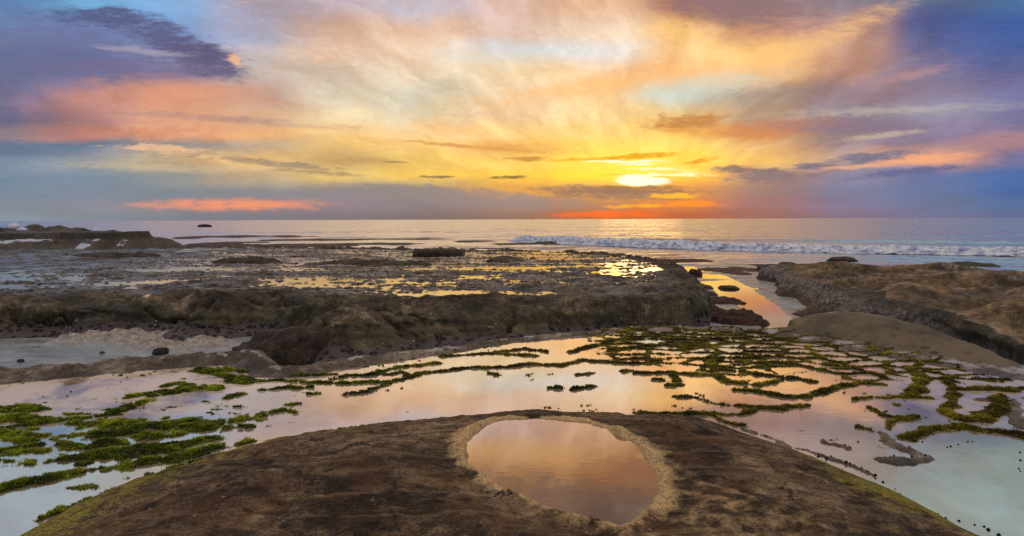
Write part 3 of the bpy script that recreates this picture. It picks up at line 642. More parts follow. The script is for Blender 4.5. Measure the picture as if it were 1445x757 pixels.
def mat_platform():
    m, T = new_mat('platform_rock')
    col, n1, n2, n3, pos = rock_base(T, 0.55, [(0.0, (0.008, 0.007, 0.004)), (0.42, (0.034, 0.028, 0.016)),
                                               (0.78, (0.100, 0.079, 0.045)), (1.0, (0.30, 0.235, 0.145))])
    z = T.n('ShaderNodeSeparateXYZ', {0: pos}).outputs[2]
    zz = T.m('ADD', z, T.m('MULTIPLY', T.m('SUBTRACT', n1, 0.5), 0.35))
    green = T.m('MULTIPLY', T.smooth(zz, -0.55, -0.75), T.smooth(n2, 0.42, 0.62))
    col = T.mix(T.m('MULTIPLY', green, 0.55), col, (0.040, 0.045, 0.012))
    low = T.smooth(zz, -0.92, -1.08)
    vor = T.n('ShaderNodeTexVoronoi', {'Vector': T.n('ShaderNodeMapping', {'Vector': pos, 'Scale': (1, 1, 1.6)}).outputs[0], 'Scale': 5.0})
    pit = T.smooth(vor.outputs['Distance'], 0.42, 0.25)
    lowc = T.mix(pit, T.mix(n2, (0.05, 0.04, 0.045), (0.11, 0.09, 0.10)), (0.008, 0.007, 0.007))
    col = T.mix(T.m('MULTIPLY', low, 0.9), col, lowc)
    vb = T.n('ShaderNodeTexVoronoi', {'Vector': pos, 'Scale': 9.0})
    barn = T.m('MULTIPLY', T.smooth(vb.outputs['Distance'], 0.26, 0.16), T.smooth(T.noise(pos, 1.6, 4.0, 0.6), 0.56, 0.66))
    barn = T.m('MULTIPLY', barn, T.smooth(zz, -0.72, -0.9))
    col = T.mix(barn, col, (0.45, 0.45, 0.45))
    wet = attr(T, 'wet')
    col = T.mix(T.m('MULTIPLY', wet, 0.75), col, T.vm('MULTIPLY', col, (0.42, 0.42, 0.43)))
    bs = T.m('ADD', 0.35, T.m('MULTIPLY', wet, 0.65))
    nr = bump(T, n2, bs, 0.16)
    nr = bump(T, n3, bs, 0.05, nr)
    nr = bump(T, T.m('MULTIPLY', T.m('MULTIPLY', pit, low), -1.0), 0.8, 0.08, nr)
    wetn = T.m('MULTIPLY', wet, T.smooth(n2, 0.35, 0.6))
    rough = T.m('SUBTRACT', 0.6, T.m('MULTIPLY', wetn, 0.44))
    cn = bump(T, n2, 0.5, 0.12)
    wf = T.m('MULTIPLY', wet, T.smooth(T.noise(T.n('ShaderNodeMapping', {'Vector': pos, 'Scale': (0.7, 1.5, 1.0)}).outputs[0], 1.0, 6.0, 0.65), 0.44, 0.58))
    finish(T, principled(T, col, rough, nr, T.m('ADD', 0.3, T.m('MULTIPLY', wetn, 0.7)), **{'Coat Weight': wf, 'Coat Roughness': 0.14, 'Coat IOR': 1.8, 'Coat Normal': cn}))
    return m


def mat_ridge():
    m, T = new_mat('ridge_rock')
    col, n1, n2, n3, pos = rock_base(T, 0.6, [(0.0, (0.022, 0.016, 0.008)), (0.42, (0.090, 0.062, 0.031)),
                                              (0.78, (0.22, 0.150, 0.074)), (1.0, (0.42, 0.295, 0.155))])
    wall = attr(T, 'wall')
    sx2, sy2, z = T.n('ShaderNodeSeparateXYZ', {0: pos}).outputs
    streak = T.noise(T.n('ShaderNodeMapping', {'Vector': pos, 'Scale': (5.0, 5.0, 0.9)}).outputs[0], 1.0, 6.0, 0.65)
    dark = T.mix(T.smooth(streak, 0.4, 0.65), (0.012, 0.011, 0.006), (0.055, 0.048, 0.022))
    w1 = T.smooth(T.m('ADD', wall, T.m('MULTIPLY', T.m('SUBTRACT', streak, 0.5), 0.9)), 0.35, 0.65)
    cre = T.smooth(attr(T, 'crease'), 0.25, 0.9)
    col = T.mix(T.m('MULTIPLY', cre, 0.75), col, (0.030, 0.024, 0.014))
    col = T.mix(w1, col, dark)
    far = T.smooth(sy2, 15.5, 19.0)
    zz = T.m('ADD', z, T.m('MULTIPLY', T.m('SUBTRACT', streak, 0.5), 0.7))
    barn = T.m('MULTIPLY', T.smooth(zz, -0.45, -0.65), T.smooth(zz, -1.15, -0.95))
    barn = T.m('MULTIPLY', barn, T.m('ADD', T.m('MULTIPLY', far, 0.60), 0.15))
    bn = T.noise(T.n('ShaderNodeMapping', {'Vector': pos, 'Scale': (8.0, 8.0, 3.0)}).outputs[0], 1.0, 4.0, 0.7)
    bcol = T.mix(T.smooth(bn, 0.40, 0.66), (0.05, 0.042, 0.04), (0.34, 0.31, 0.30))
    col = T.mix(T.m('MULTIPLY', barn, T.smooth(n2, 0.3, 0.55)), col, bcol)
    weed = T.smooth(zz, -1.0, -1.2)
    col = T.mix(weed, col, T.mix(n2, (0.03, 0.012, 0.006), (0.09, 0.04, 0.018)))
    chalk = T.smooth(T.m('ADD', attr(T, 'chalk'), T.m('MULTIPLY', T.m('SUBTRACT', bn, 0.5), 1.0)), 0.4, 0.75)
    col = T.mix(T.m('MULTIPLY', chalk, 0.85), col, (0.38, 0.35, 0.32))
    vq = T.n('ShaderNodeTexVoronoi', {'Vector': pos, 'Scale': 2.1})
    pit = T.m('MULTIPLY', T.smooth(vq.outputs['Distance'], 0.30, 0.12), T.smooth(T.n('ShaderNodeSeparateXYZ', {0: vq.outputs['Color']}).outputs[0], 0.55, 0.62))
    pit = T.m('MULTIPLY', pit, T.m('SUBTRACT', 1.0, w1))
    col = T.mix(T.m('MULTIPLY', pit, 0.7), col, (0.028, 0.022, 0.013))
    nr = bump(T, n2, 0.5, 0.10)
    nr = bump(T, n3, 0.45, 0.03, nr)
    nr = bump(T, pit, -0.8, 0.08, nr)
    nr = bump(T, streak, T.m('MULTIPLY', w1, 0.8), 0.12, nr)
    finish(T, principled(T, col, 0.62, nr, 0.35))
    return m


def mat_weed(name, c0, c1, c2, sc=1.2):
    m, T = new_mat(name)
    col, n1, n2, n3, pos = rock_base(T, sc, [(0.0, c0), (0.5, c1), (1.0, c2)])
    nr = bump(T, n2, 0.8, 0.12)
    nr = bump(T, n3, 0.8, 0.04, nr)
    finish(T, principled(T, col, T.m('SUBTRACT', 0.70, T.m('MULTIPLY', n2, 0.3)), nr, 0.25))
    return m


def mat_sand():
    m, T = new_mat('wet_sand')
    col, n1, n2, n3, pos = rock_base(T, 0.9, [(0.0, (0.16, 0.18, 0.195)), (0.5, (0.25, 0.28, 0.30)), (1.0, (0.36, 0.39, 0.41))])
    pile = attr(T, 'pile')
    col = T.mix(pile, col, T.mix(T.smooth(n2, 0.35, 0.65), (0.15, 0.13, 0.11), (0.44, 0.40, 0.35)))
    damp = T.smooth(T.noise(T.n('ShaderNodeMapping', {'Vector': pos, 'Scale': (0.5, 1.6, 1)}).outputs[0], 1.2, 4.0, 0.6), 0.42, 0.6)
    nr = bump(T, n2, 0.35, 0.05)
    nr = bump(T, n3, 0.4, 0.012, nr)
    finish(T, principled(T, col, T.m('ADD', 0.13, T.m('MULTIPLY', T.m('MAXIMUM', damp, pile), 0.45)), nr, 0.7))
    return m


def mat_film(name, c0, c1, gloss, rough=0.015, pale_streak=False, tint=(1.0, 0.97, 0.93), ripple=0.004):
    """shallow still water over a pale bed"""
    m, T = new_mat(name)
    pos = T.n('ShaderNodeTexCoord').outputs['Object']
    n1 = T.noise(pos, 1.1, 8.0, 0.68, 0.6)
    n2 = T.noise(pos, 14.0, 4.0, 0.6)
    col = T.mix(T.smooth(n1, 0.36, 0.64), c0, c1)
    if pale_streak:  # whitish streak drawn along the near right of the shelf water
        x, y, z = T.n('ShaderNodeSeparateXYZ', {0: pos}).outputs
        d = T.m('ABSOLUTE', T.m('ADD', T.m('SUBTRACT', T.m('MULTIPLY', y, -0.06), x), T.m('ADD', 3.33, T.m('MULTIPLY', n1, 0.12))))
        k = T.m('MULTIPLY', T.smooth(d, 0.045, 0.01), T.m('MULTIPLY', T.smooth(y, 5.35, 4.9), T.smooth(n2, 0.3, 0.6)))
        col = T.mix(T.m('MULTIPLY', k, 0.7), col, (0.62, 0.62, 0.60))
    rip = T.noise(T.n('ShaderNodeMapping', {'Vector': pos, 'Scale': (1.0, 2.2, 1.0)}).outputs[0], 7.0, 3.0, 0.6)
    calm = T.smooth(T.noise(pos, 0.7, 3.0, 0.5), 0.45, 0.62)
    nr = bump(T, rip, T.m('ADD', 0.003, T.m('MULTIPLY', calm, ripple)), 0.05)
    dif = T.n('ShaderNodeBsdfDiffuse', {'Color': col}).outputs[0]
    gl = T.n('ShaderNodeBsdfGlossy', {'Color': (*tint, 1.0), 'Roughness': rough, 'Normal': nr}).outputs[0]
    fr = T.n('ShaderNodeFresnel', {'IOR': 1.45, 'Normal': nr}).outputs[0]
    fac = T.m('ADD', T.m('MULTIPLY', fr, 1.0 - gloss), gloss)
    if pale_streak:   # towards both ends of the shelf the sheet thins out over pale sandstone
        thin = T.m('MAXIMUM', T.m('MULTIPLY', T.smooth(x, -1.6, -3.4), T.smooth(y, 5.9, 6.7)), T.m('MULTIPLY', T.m('MULTIPLY', T.smooth(x, 3.4, 4.6), T.smooth(y, 5.4, 6.4)), 0.7))
        thin = T.m('MULTIPLY', thin, T.smooth(n1, 0.30, 0.55))
        fac = T.m('MULTIPLY', fac, T.m('SUBTRACT', 1.0, T.m('MULTIPLY', thin, 0.6)))
        dif = T.n('ShaderNodeBsdfDiffuse', {'Color': T.mix(thin, col, (0.80, 0.70, 0.60))}).outputs[0]
    finish(T, T.n('ShaderNodeMixShader', {0: fac, 1: dif, 2: gl}).outputs[0])
    return m


def mat_sea():
    m, T = new_mat('sea_water')
    pos = T.n('ShaderNodeTexCoord').outputs['Object']
    x, y, z = T.n('ShaderNodeSeparateXYZ', {0: pos}).outputs
    def slope(sx3, sy3, k, det):
        nc = T.noise(T.n('ShaderNodeMapping', {'Vector': pos, 'Scale': (sx3, sy3, 1.0)}).outputs[0], 1.0, det, 0.6, 0.4, color=True)
        return T.vm('MULTIPLY', T.vm('SUBTRACT', nc, (0.5, 0.5, 0.5)), (k * 0.7, k, 0.0))
    sl = T.vm('ADD', slope(0.03, 0.11, 0.35, 3.0), T.vm('ADD', slope(0.22, 0.7, 0.55, 3.0), slope(1.1, 2.6, 0.45, 3.0)))
    gn = T.n('ShaderNodeNewGeometry').outputs['Normal']
    nr = T.vm('NORMALIZE', T.vm('ADD', gn, T.vm('ADD', sl, (0.0, -0.10, 0.0))))   # wavelets; the swell leans to the shore
    fo = T.noise(T.n('ShaderNodeMapping', {'Vector': pos, 'Scale': (0.10, 0.5, 1.0)}).outputs[0], 1.0, 7.0, 0.7, 0.6)
    foam = T.m('MULTIPLY', T.smooth(fo, 0.60, 0.70), attr(T, 'foam'))
    dif = T.n('ShaderNodeBsdfDiffuse', {'Color': (0.10, 0.09, 0.09, 1)}).outputs[0]
    gl = T.n('ShaderNodeBsdfGlossy', {'Color': (1, 1, 1, 1), 'Roughness': 0.16, 'Normal': nr}).outputs[0]
    fr = T.n('ShaderNodeFresnel', {'IOR': 1.6, 'Normal': nr}).outputs[0]
    fac = T.m('ADD', T.m('MULTIPLY', fr, 0.4), 0.6)
    sh = T.n('ShaderNodeMixShader', {0: fac, 1: dif, 2: gl}).outputs[0]
    fd = T.n('ShaderNodeBsdfDiffuse', {'Color': (0.75, 0.77, 0.82, 1)}).outputs[0]
    finish(T, T.n('ShaderNodeMixShader', {0: foam, 1: sh, 2: fd}).outputs[0])
    return m


def mat_foam():
    m, T = new_mat('wave_foam')
    pos = T.n('ShaderNodeTexCoord').outputs['Object']
    n = T.noise(pos, 1.6, 6.0, 0.7)
    n2 = T.noise(pos, 5.0, 4.0, 0.7)
    f = T.smooth(T.m('ADD', attr(T, 'foam'), T.m('MULTIPLY', T.m('SUBTRACT', n, 0.5), 1.0)), 0.22, 0.50)
    nr = bump(T, n, 0.5, 0.25)
    nr = bump(T, n2, 0.35, 0.08, nr)
    fcol = T.mix(T.smooth(n, 0.34, 0.58), (0.30, 0.40, 0.68), (0.82, 0.89, 0.98))  # blue of the sky-lit shade mixed into the white foam's colour
    fd = principled(T, fcol, 0.6, nr, 0.3)
    dif = principled(T, (0.02, 0.035, 0.05, 1), 0.12, bump(T, n, 0.3, 0.2), 0.9)
    finish(T, T.n('ShaderNodeMixShader', {0: f, 1: dif, 2: fd}).outputs[0])
    return m


def mat_moss(name, dark, mid, tip):
    m, T = new_mat(name)
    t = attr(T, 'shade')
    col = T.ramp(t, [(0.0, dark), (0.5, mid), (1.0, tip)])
    d = principled(T, col, 0.55, None, 0.35)
    tr = T.n('ShaderNodeBsdfTranslucent', {'Color': T.vm('MULTIPLY', col, (1.5, 1.4, 0.7))}).outputs[0]
    finish(T, T.n('ShaderNodeMixShader', {0: 0.3, 1: d, 2: tr}).outputs[0])
    return m


M_DOME = mat_dome(); M_SHELF = mat_shelf(); M_PLAT = mat_platform(); M_RIDGE = mat_ridge()
M_SAND = mat_sand(); M_SEA = mat_sea(); M_FOAM = mat_foam()
M_FILM = mat_film('shelf_film', (0.34, 0.26, 0.19), (0.66, 0.56, 0.45), 0.66, 0.012, True, (1.0, 0.92, 0.79), 0.012)
M_POOL = mat_film('pool_water', (0.035, 0.020, 0.012), (0.06, 0.038, 0.024), 0.60, 0.01)
M_CHAN = mat_film('channel_film', (0.10, 0.08, 0.06), (0.16, 0.13, 0.11), 0.70, 0.04)
M_PUDDLE = mat_film('puddle_film', (0.06, 0.05, 0.045), (0.12, 0.11, 0.10), 0.55, 0.08)
M_REDWEED = mat_weed('red_seaweed', (0.012, 0.005, 0.004), (0.048, 0.017, 0.009), (0.11, 0.045, 0.022))
M_GRNWEED = mat_weed('olive_reef', (0.014, 0.013, 0.006), (0.045, 0.042, 0.015), (0.10, 0.09, 0.035))
M_BROWN = mat_weed('brown_boulder', (0.014, 0.011, 0.008), (0.050, 0.037, 0.026), (0.12, 0.09, 0.065), 1.5)
M_DARK = mat_weed('dark_stone', (0.010, 0.011, 0.014), (0.030, 0.033, 0.040), (0.06, 0.065, 0.075), 3.0)

# ---------------------------------------------------------------- dome with the pool
def dome_height(x, y):
    wx = 0.10 * fbm(x * 1.1, y * 1.1, 3, 2)
    d = polydist(x, y, DOME_EDGE) + wx
    h = np.where(d > 0, 0.36 * (1 - np.exp(-np.maximum(d, 0) / 0.60)), d * 0.5)
    h += 0.050 * fbm(x * 1.6, y * 1.6, 5, 11) * sst(d, 0.0, 0.8) + 0.016 * fbm(x * 4.5, y * 5.5, 4, 13, 0.6, mode='ridge') * sst(d, 0.1, 0.5)
    h += 0.008 * fbm(x * 9, y * 9, 4, 21)
    # shallow scour lines running down the near left flank
    t = x * 0.75 + y * 0.66 + 0.25 * fbm(x * 0.8, y * 0.8, 3, 4)
    h += 0.008 * fbm(t * 5.0, (x - y) * 0.7, 4, 31, mode='ridge') * sst(-x, 0.3, 1.2)
    pd = polydist(x + 0.035 * fbm(x * 6, y * 6, 5, 41, 0.6), y + 0.035 * fbm(x * 6, y * 6, 5, 47, 0.6), POOL)
    rim = 0.306 + 0.004 * fbm(x * 3, y * 3, 3, 51)
    k = sst(-pd, 0.55, 0.03)
    h = h * (1 - k) + rim * k
    # raised crusty lip just outside the water, then the basin
    h += 0.026 * (1 - 0.7 * sst(y, 4.9, 5.2)) * np.exp(-((pd + 0.06) / 0.045) ** 2) * np.clip(1 + 1.6 * fbm(x * 4, y * 4, 5, 61, 0.65), 0.05, 2.2)
    h -= sst(pd, -0.035, 0.07) * 0.08
    cr = sst(-pd, 0.25, 0.0) * sst(pd, -0.4, -0.02)
    h += 0.008 * cr * (fbm(x * 8, y * 8, 3, 71) + 0.5 * fbm(x * 31, y * 31, 3, 75))
    for hx, hy, hr in ((-0.31, 4.03, 0.035), (-0.40, 3.88, 0.02), (1.42, 3.28, 0.05), (-0.62, 3.42, 0.028)):
        r = np.hypot(x - hx, y - hy)
        h += 0.008 * np.exp(-((r - hr * 1.6) / (hr * 0.7)) ** 2) - 0.035 * sst(r, hr * 1.1, hr * 0.3)
    return h, d, pd


X, Y = grid(-3.6, 3.7, 2.2, 6.5, 0.0125)
Zd, dd, pd = dome_height(X, Y)
pp = polydist(X + 0.05 * fbm(X * 5, Y * 5, 3, 81), Y + 0.05 * fbm(X * 5, Y * 5, 3, 82), POOL_PALE)
n_l = fbm(X * 1.3, Y * 1.3, 4, 91)
lich = sst(dd, 1.25, 0.10) * np.clip(0.75 + 1.2 * n_l, 0, 1) * np.maximum(sst(-X, 0.6, 1.5), sst(X, 1.4, 2.2))
crust = np.clip(sst(-X, 0.1, 0.9) * sst(Y, 4.9, 4.0) * (0.6 + 0.8 * fbm(X * 1.5, Y * 3.0, 3, 93)), 0, 1)
crust = np.maximum(crust, 0.7 * np.exp(-((X + 0.30) / .25) ** 2 - ((Y - 3.72) / .15) ** 2))
me = grid_mesh('rock_dome', X, Y, Zd, dd > -0.12,
               {'lichen': lich, 'pale': np.maximum(sst(-pd + 0.10 * fbm(X * 3, Y * 3, 4, 85, 0.6), 0.13 + 0.17 * sst(-X, -0.1, 0.25) * sst(Y, 4.0, 4.5) * sst(Y, 5.3, 4.9) + 0.10 * sst(X, 0.6, 0.95) * sst(Y, 4.9, 4.5) - 0.08 * sst(Y, 4.95, 5.2), 0.02), 0.40 * sst(pp, -0.10, 0.10)), 'crust': crust})
dome = tag(link('rock_dome', me, M_DOME), kind='structure')
Xc, Yc = grid(-3.6, 3.7, -2.8, 2.2, 0.05)
Zc, dc, _ = dome_height(Xc, Yc)
me = grid_mesh('rock_dome_rear', Xc, Yc, Zc, dc > -0.12, {'lichen': 0 * Xc, 'pale': 0 * Xc, 'crust': 0 * Xc})
tag(link('rock_dome_behind', me, M_DOME), kind='structure')

# still water in the dome's basin
pc = np.array(POOL).mean(0)
Xp, Yp = grid(-0.5, 1.1, 3.2, 5.5, 0.04)
kp = polydist(Xp, Yp, POOL) > -0.045
tag(link('tide_pool', grid_mesh('tide_pool', Xp, Yp, np.full(Xp.shape, 0.2935), kp), M_POOL), kind='structure')

# ---------------------------------------------------------------- shelf
def shelf_height(x, y):
    wx = x + 0.10 * fbm(x * 1.7, y * 1.7, 3, 101); wy = y + 0.10 * fbm(x * 1.7, y * 1.7, 3, 105)
    d = polydist(wx, wy, SHELF)
    base = -0.020 + 0.010 * fbm(x * 1.3, y * 1.3, 5, 111) + 0.004 * fbm(x * 14, y * 14, 3, 115)
    moss = np.zeros_like(x); h = base.copy()
    rg = fbm(x * 11, y * 11, 3, 119, 0.6)
    jx = x + 0.10 * fbm(x * 4, y * 4, 5, 121, 0.62); jy = y + 0.10 * fbm(x * 4, y * 4, 5, 125, 0.62)
    wv = np.maximum(0.22, 1.0 + 1.5 * fbm(x * 2.1, y * 2.1, 5, 131, 0.62))
    for hw, ms, pts in RIDGES:
        a = np.array(pts)
        x0, y0 = a.min(0) - 1.0; x1, y1 = a.max(0) + 1.0
        sel = (x > x0) & (x < x1) & (y > y0) & (y < y1)
        if not sel.any():
            continue
        ld = linedist(jx[sel], jy[sel], pts) / (hw * 0.66 * wv[sel])
        prof = np.exp(-ld ** 2 * 0.9)
        top = 0.014 + min(hw, 0.12) * 0.13
        h[sel] = np.maximum(h[sel], base[sel] + (top * (0.6 + 0.4 * wv[sel]) + 0.02) * prof * (1 + 0.35 * rg[sel]))
        moss[sel] = np.maximum(moss[sel], ms * sst(ld, 1.45, 0.55))
    # honeycomb of weathered joints towards the far edge
    f1, f2 = worley((jx + 0.15 * fbm(x * 1.2, y * 1.2, 2, 141)) * 2.1, jy * 3.0, 5)
    net = np.exp(-((f2 - f1) / 0.14) ** 2)
    reg = sst(x, 0.8, 1.8) * sst(y, 7.9, 9.0) * sst(x, 6.2, 5.4)
    reg = np.maximum(reg, 0.8 * sst(x, 3.2, 4.2) * sst(y, 7.0, 8.0) * sst(x, 6.2, 5.6))
    reg = np.maximum(reg, 0.7 * sst(x, 1.6, 2.6) * sst(y, 7.3, 8.2) * sst(x, 4.2, 3.4))
    reg *= np.clip(0.85 + 0.7 * fbm(x * 0.8, y * 0.8, 2, 147), 0.35, 1)
    h = np.maximum(h, base + 0.046 * net * reg * (1 + 0.35 * rg))
    moss = np.maximum(moss, sst(net * reg, 0.30, 0.55))
    # loose mats and flecks
    sp = fbm(x * 3.2, y * 5.5, 5, 151, 0.6)
    lf = sst(-x, 2.2, 3.2) * sst(y, 4.2, 4.8) * sst(y, 7.4, 6.4)
    mat_ = sst(sp + 0.22 * lf, 0.34, 0.50) * (0.15 + lf)
    fleck = sst(fbm(x * 7, y * 11, 4, 155), 0.34, 0.48) * sst(fbm(x * 0.9, y * 0.9, 2, 157), 0.02, 0.3) * sst(y, 4.5, 6.0)
    h = np.maximum(h, base + 0.027 * np.clip(mat_, 0, 1)); moss = np.maximum(moss, mat_ * 0.9)
    h = np.maximum(h, base + 0.028 * fleck * 0.9); moss = np.maximum(moss, fleck * 0.75)
    hole = sst(fbm(x * 6.5, y * 9.0, 4, 159, 0.6), -0.32, -0.02)
    hole = np.maximum(hole, 0.75 * sst(x, -2.6, -1.6))
    moss = moss * (0.15 + 0.85 * hole)
    h = np.minimum(h, base + (h - base) * (0.35 + 0.65 * hole))
    # lip along the trench
    lipw = np.exp(-((d - 0.26) / 0.20) ** 2)
    lipv = 0.030 + 0.05 * sst(-x, 0.0, 3.5) + 0.050 * fbm(x * 2.3, y * 2.3, 5, 161, 0.6)
    lipv = np.maximum(lipv + 0.022 * fbm(x * 5.0, y * 6.0, 4, 163, 0.6, mode='ridge'), 0.012)
    h = np.maximum(h, base * (1 - lipw) + lipv * lipw)
    lobes = sst(-x, 2.9, 3.4) * sst(d, 0.95, 0.15) * sst(d, -0.2, 0.15)
    h += lobes * 0.09 * np.clip(0.4 + 1.2 * fbm(x * 1.6, y * 2.6, 4, 165), 0, 1)
    moss *= sst(d, 0.02, 0.25)
    # the tan mound at the right corner
    mx, my = (x - 5.75), (y - 10.75)
    ridge = linedist(x, y, [(5.55, 11.05), (5.95, 10.3), (6.25, 8.9), (6.4, 7.6)])
    along = sst(y, 6.9, 10.9)
    md = 0.36 * along * np.exp(-(ridge / (0.55 + 0.35 * along)) ** 2)
    md *= 1 + 0.12 * fbm(x * 1.1, y * 1.1, 3, 171)
    h = np.maximum(h, base + md + 0.012 * fbm(x * 2.5, y * 2.5, 4, 173) * sst(md, 0.02, 0.1))
    for _px, _py in ((5.5, 10.2), (5.75, 9.9), (5.95, 9.6), (5.3, 10.4), (5.6, 9.7), (5.9, 10.2), (6.1, 9.2), (5.2, 10.0), (5.8, 9.3), (6.0, 8.7)):
        r = np.hypot((x - _px), (y - _py) * 0.8)
        h -= 0.03 * sst(r, 0.07, 0.02)
    tanm = sst(md, 0.05, 0.11)
    moss *= 1 - sst(md, 0.06, 0.12)
    lipch = lipw * sst(fbm(x * 3.0, y * 3.0, 4, 167, 0.65), 0.02, 0.25) * 0.75
    chalk = sst(md, 0.015, 0.05) * sst(md, 0.11, 0.06) * np.clip(0.5 + fbm(x * 2, y * 2, 3, 177), 0, 1)
    chalk = np.maximum(chalk, 0.9 * np.exp(-((x - 5.45) / .2) ** 2 - ((y - 11.15) / .12) ** 2))
    chalk = np.maximum(chalk, lipch * sst(md, 0.08, 0.02))
    # outside the outline the shelf breaks off
    drop = np.maximum(-d, 0)
    h = h - 1.75 * (1 - np.exp(-(drop / 0.30) ** 1.4)) + 0.08 * fbm(x * 2.2, y * 2.2, 4, 181) * sst(drop, 0.05, 0.3)
    h -= 0.06 * sst(d, 0.18, 0.0) * sst(x, 5.2, 4.6)
    return h, d, moss, tanm, chalk


X, Y = grid(-8.6, 7.4, 3.0, 12.5, 0.022)
Zs, ds, mossS, tanS, chalkS = shelf_height(X, Y)
me = grid_mesh('rock_shelf', X, Y, Zs, (ds > -0.55) & (polydist(X, Y, DOME_EDGE) < 0.4),
               {'moss': mossS, 'tan': tanS, 'chalk': chalkS})
tag(link('rock_shelf', me, M_SHELF), kind='structure')
SHX, SHY, SHZ, SHM, SHD = X, Y, Zs, mossS, ds
Xc, Yc = grid(-12.5, 7.4, -3.0, 3.0, 0.08)
Zc, dsc, mc, tcn, cc = shelf_height(Xc, Yc)
me = grid_mesh('rock_shelf_behind', Xc, Yc, Zc, (dsc > -0.4) & (polydist(Xc, Yc, DOME_EDGE) < 0.4),
               {'moss': mc, 'tan': tcn, 'chalk': cc})
tag(link('rock_shelf_behind', me, M_SHELF), kind='structure')

Xf, Yf = grid(-8.6, 7.0, -2.5, 12.0, 0.08)
df = polydist(Xf, Yf, SHELF)
kf = (df > 0.32) & (polydist(Xf, Yf, DOME_EDGE) < 0.25)
tag(link('shelf_water', grid_mesh('shelf_water', Xf, Yf, np.zeros(Xf.shape), kf), M_FILM), kind='structure')

# ---------------------------------------------------------------- middle platform across the trench
def plat_height(x, y):
    wx = x + 0.35 * fbm(x * 0.7, y * 0.7, 4, 201); wy = y + 0.35 * fbm(x * 0.7, y * 0.7, 4, 205)
    df = polydist(wx, wy, PLAT_FOOT); dl = polydist(wx, wy, PLAT_LIP)
    s = np.where(dl > 0, 1.0, np.maximum(df, 0) / (np.maximum(df, 0) + np.maximum(-dl, 0) + 1e-6))
    prof = 1 - (1 - s) ** 2.1
    top = -0.42 - 0.18 * sst(y, 24, 50)
    z = -1.38 + (top + 1.38) * prof
    face = sst(s, 0.02, 0.3) * (1 - sst(dl, 0.0, 0.6))
    crk = np.abs(perlin(x * 0.42 + 0.3 * fbm(x, y, 3, 213), y * 0.5 + 0.25 * x, 212))
    z -= face * 0.38 * np.exp(-(crk / 0.05) ** 2)
    z += face * (0.42 * fbm(x * 0.50 + y * 0.4, y * 0.65, 5, 211, mode='billow') + 0.05 * fbm(x * 3, y * 3, 4, 215))
    # diagonal ledges on the bulge
    t = (x * 0.35 - y * 0.94) + 0.5 * fbm(x * 0.5, y * 0.5, 3, 217)
    z += face * 0.07 * (np.abs((t * 0.9) % 1.0 - 0.5) * 2 - 0.5) * sst(x, -6.5, -4.5)
    ins = sst(dl, 0.0, 0.8)
    # rounded rim, then a wet, pitted top with low swells running across
    z += 0.34 * np.exp(-((x + 3.9) / 1.3) ** 2 - ((y - 16.0) / 1.1) ** 2) * face
    z += 0.12 * np.exp(-((dl - 0.35) / 0.55) ** 2) * np.clip(0.7 + fbm(x * 0.5, y * 0.5, 3, 221), 0, 1.6) * (y < 30)
    sw = fbm(x * 0.22, y * 0.55, 4, 225)
    tt = y * 0.30 + 1.1 * fbm(x * 0.13, y * 0.25, 4, 227) + 0.02 * x
    saw = (tt % 1.0)
    step = sst(saw, 0.0, 0.10) * (1 - sst(saw, 0.25, 1.0))
    z += ins * (0.09 * sw + 0.11 * step * np.clip(0.3 + 1.3 * fbm(x * 0.2, y * 0.3, 2, 229), 0, 1) + 0.075 * fbm(x * 0.8, y * 1.7, 5, 231, 0.6) + 0.075 * fbm(x * 1.9, y * 3.2, 4, 237, 0.6, mode='billow') + 0.075 * fbm(x * 3.4, y * 5.0, 3, 239, 0.6))
    pits = sst(fbm(x * 2.0, y * 3.2, 3, 241), 0.18, 0.4) * ins
    z -= 0.05 * pits
    z += 0.24 * np.exp(-((x - 4.7) / 0.9) ** 2 - ((y - 20.6) / 1.5) ** 2) * sst(s, 0.5, 1.0)
    for cx, cy, cr, ch in ((2.2, 21.6, 0.75, .16), (3.7, 21.3, 0.85, .17), (0.7, 22.6, 0.6, .13), (4.9, 24.0, 0.8, .12),
                           (-1.2, 24.0, 0.7, .10), (3.0, 25.5, .9, .12), (-11, 24, 1.2, .10), (1.2, 27, 1.0, .12)):
        r = np.hypot((x - cx) * (1 + 0.2 * np.sin(y * 3)), (y - cy) * 0.85) / cr
        z += ch * (sst(r, 1.6, 0.85) - 0.85 * sst(r, 0.8, 0.55))
    return z, s, dl, sw


ys = np.concatenate([np.arange(12.6, 21.0, 0.045), np.arange(21.0, 30.0, 0.07), np.arange(30.0, 68.0, 0.16)])
xs = np.concatenate([np.arange(-66, -22, 0.6), np.arange(-22, 9.5, 0.06), np.arange(9.5, 12, 0.2)])
X, Y = np.meshgrid(xs, ys)
Zp, sp_, dlp, swp = plat_height(X, Y)
# hollow the foot of the steep part of the wall
und = np.exp(-((Zp + 1.08) / 0.16) ** 2) * np.clip(0.3 + 1.2 * fbm(X * 0.45, 0 * Y + 3.3, 3, 251), 0, 1) * (X < -5.5) * (Y < 22)
facep = sst(sp_, 0.03, 0.3) * (1 - sst(dlp, 0.0, 0.5))
Yp2 = Y + 0.45 * und + 0.16 * facep * fbm(Zp * 5.5 + 0.25 * X, X * 0.22, 3, 255, 0.6)   # beds of harder and softer stone
me = grid_mesh('rock_platform', X, Yp2, Zp, Zp > -1.37, {'wet': sst(dlp, 0.3, 1.6) * np.clip(0.85 + 0.9 * swp, 0.2, 1)})
tag(link('rock_platform', me, M_PLAT), kind='structure')
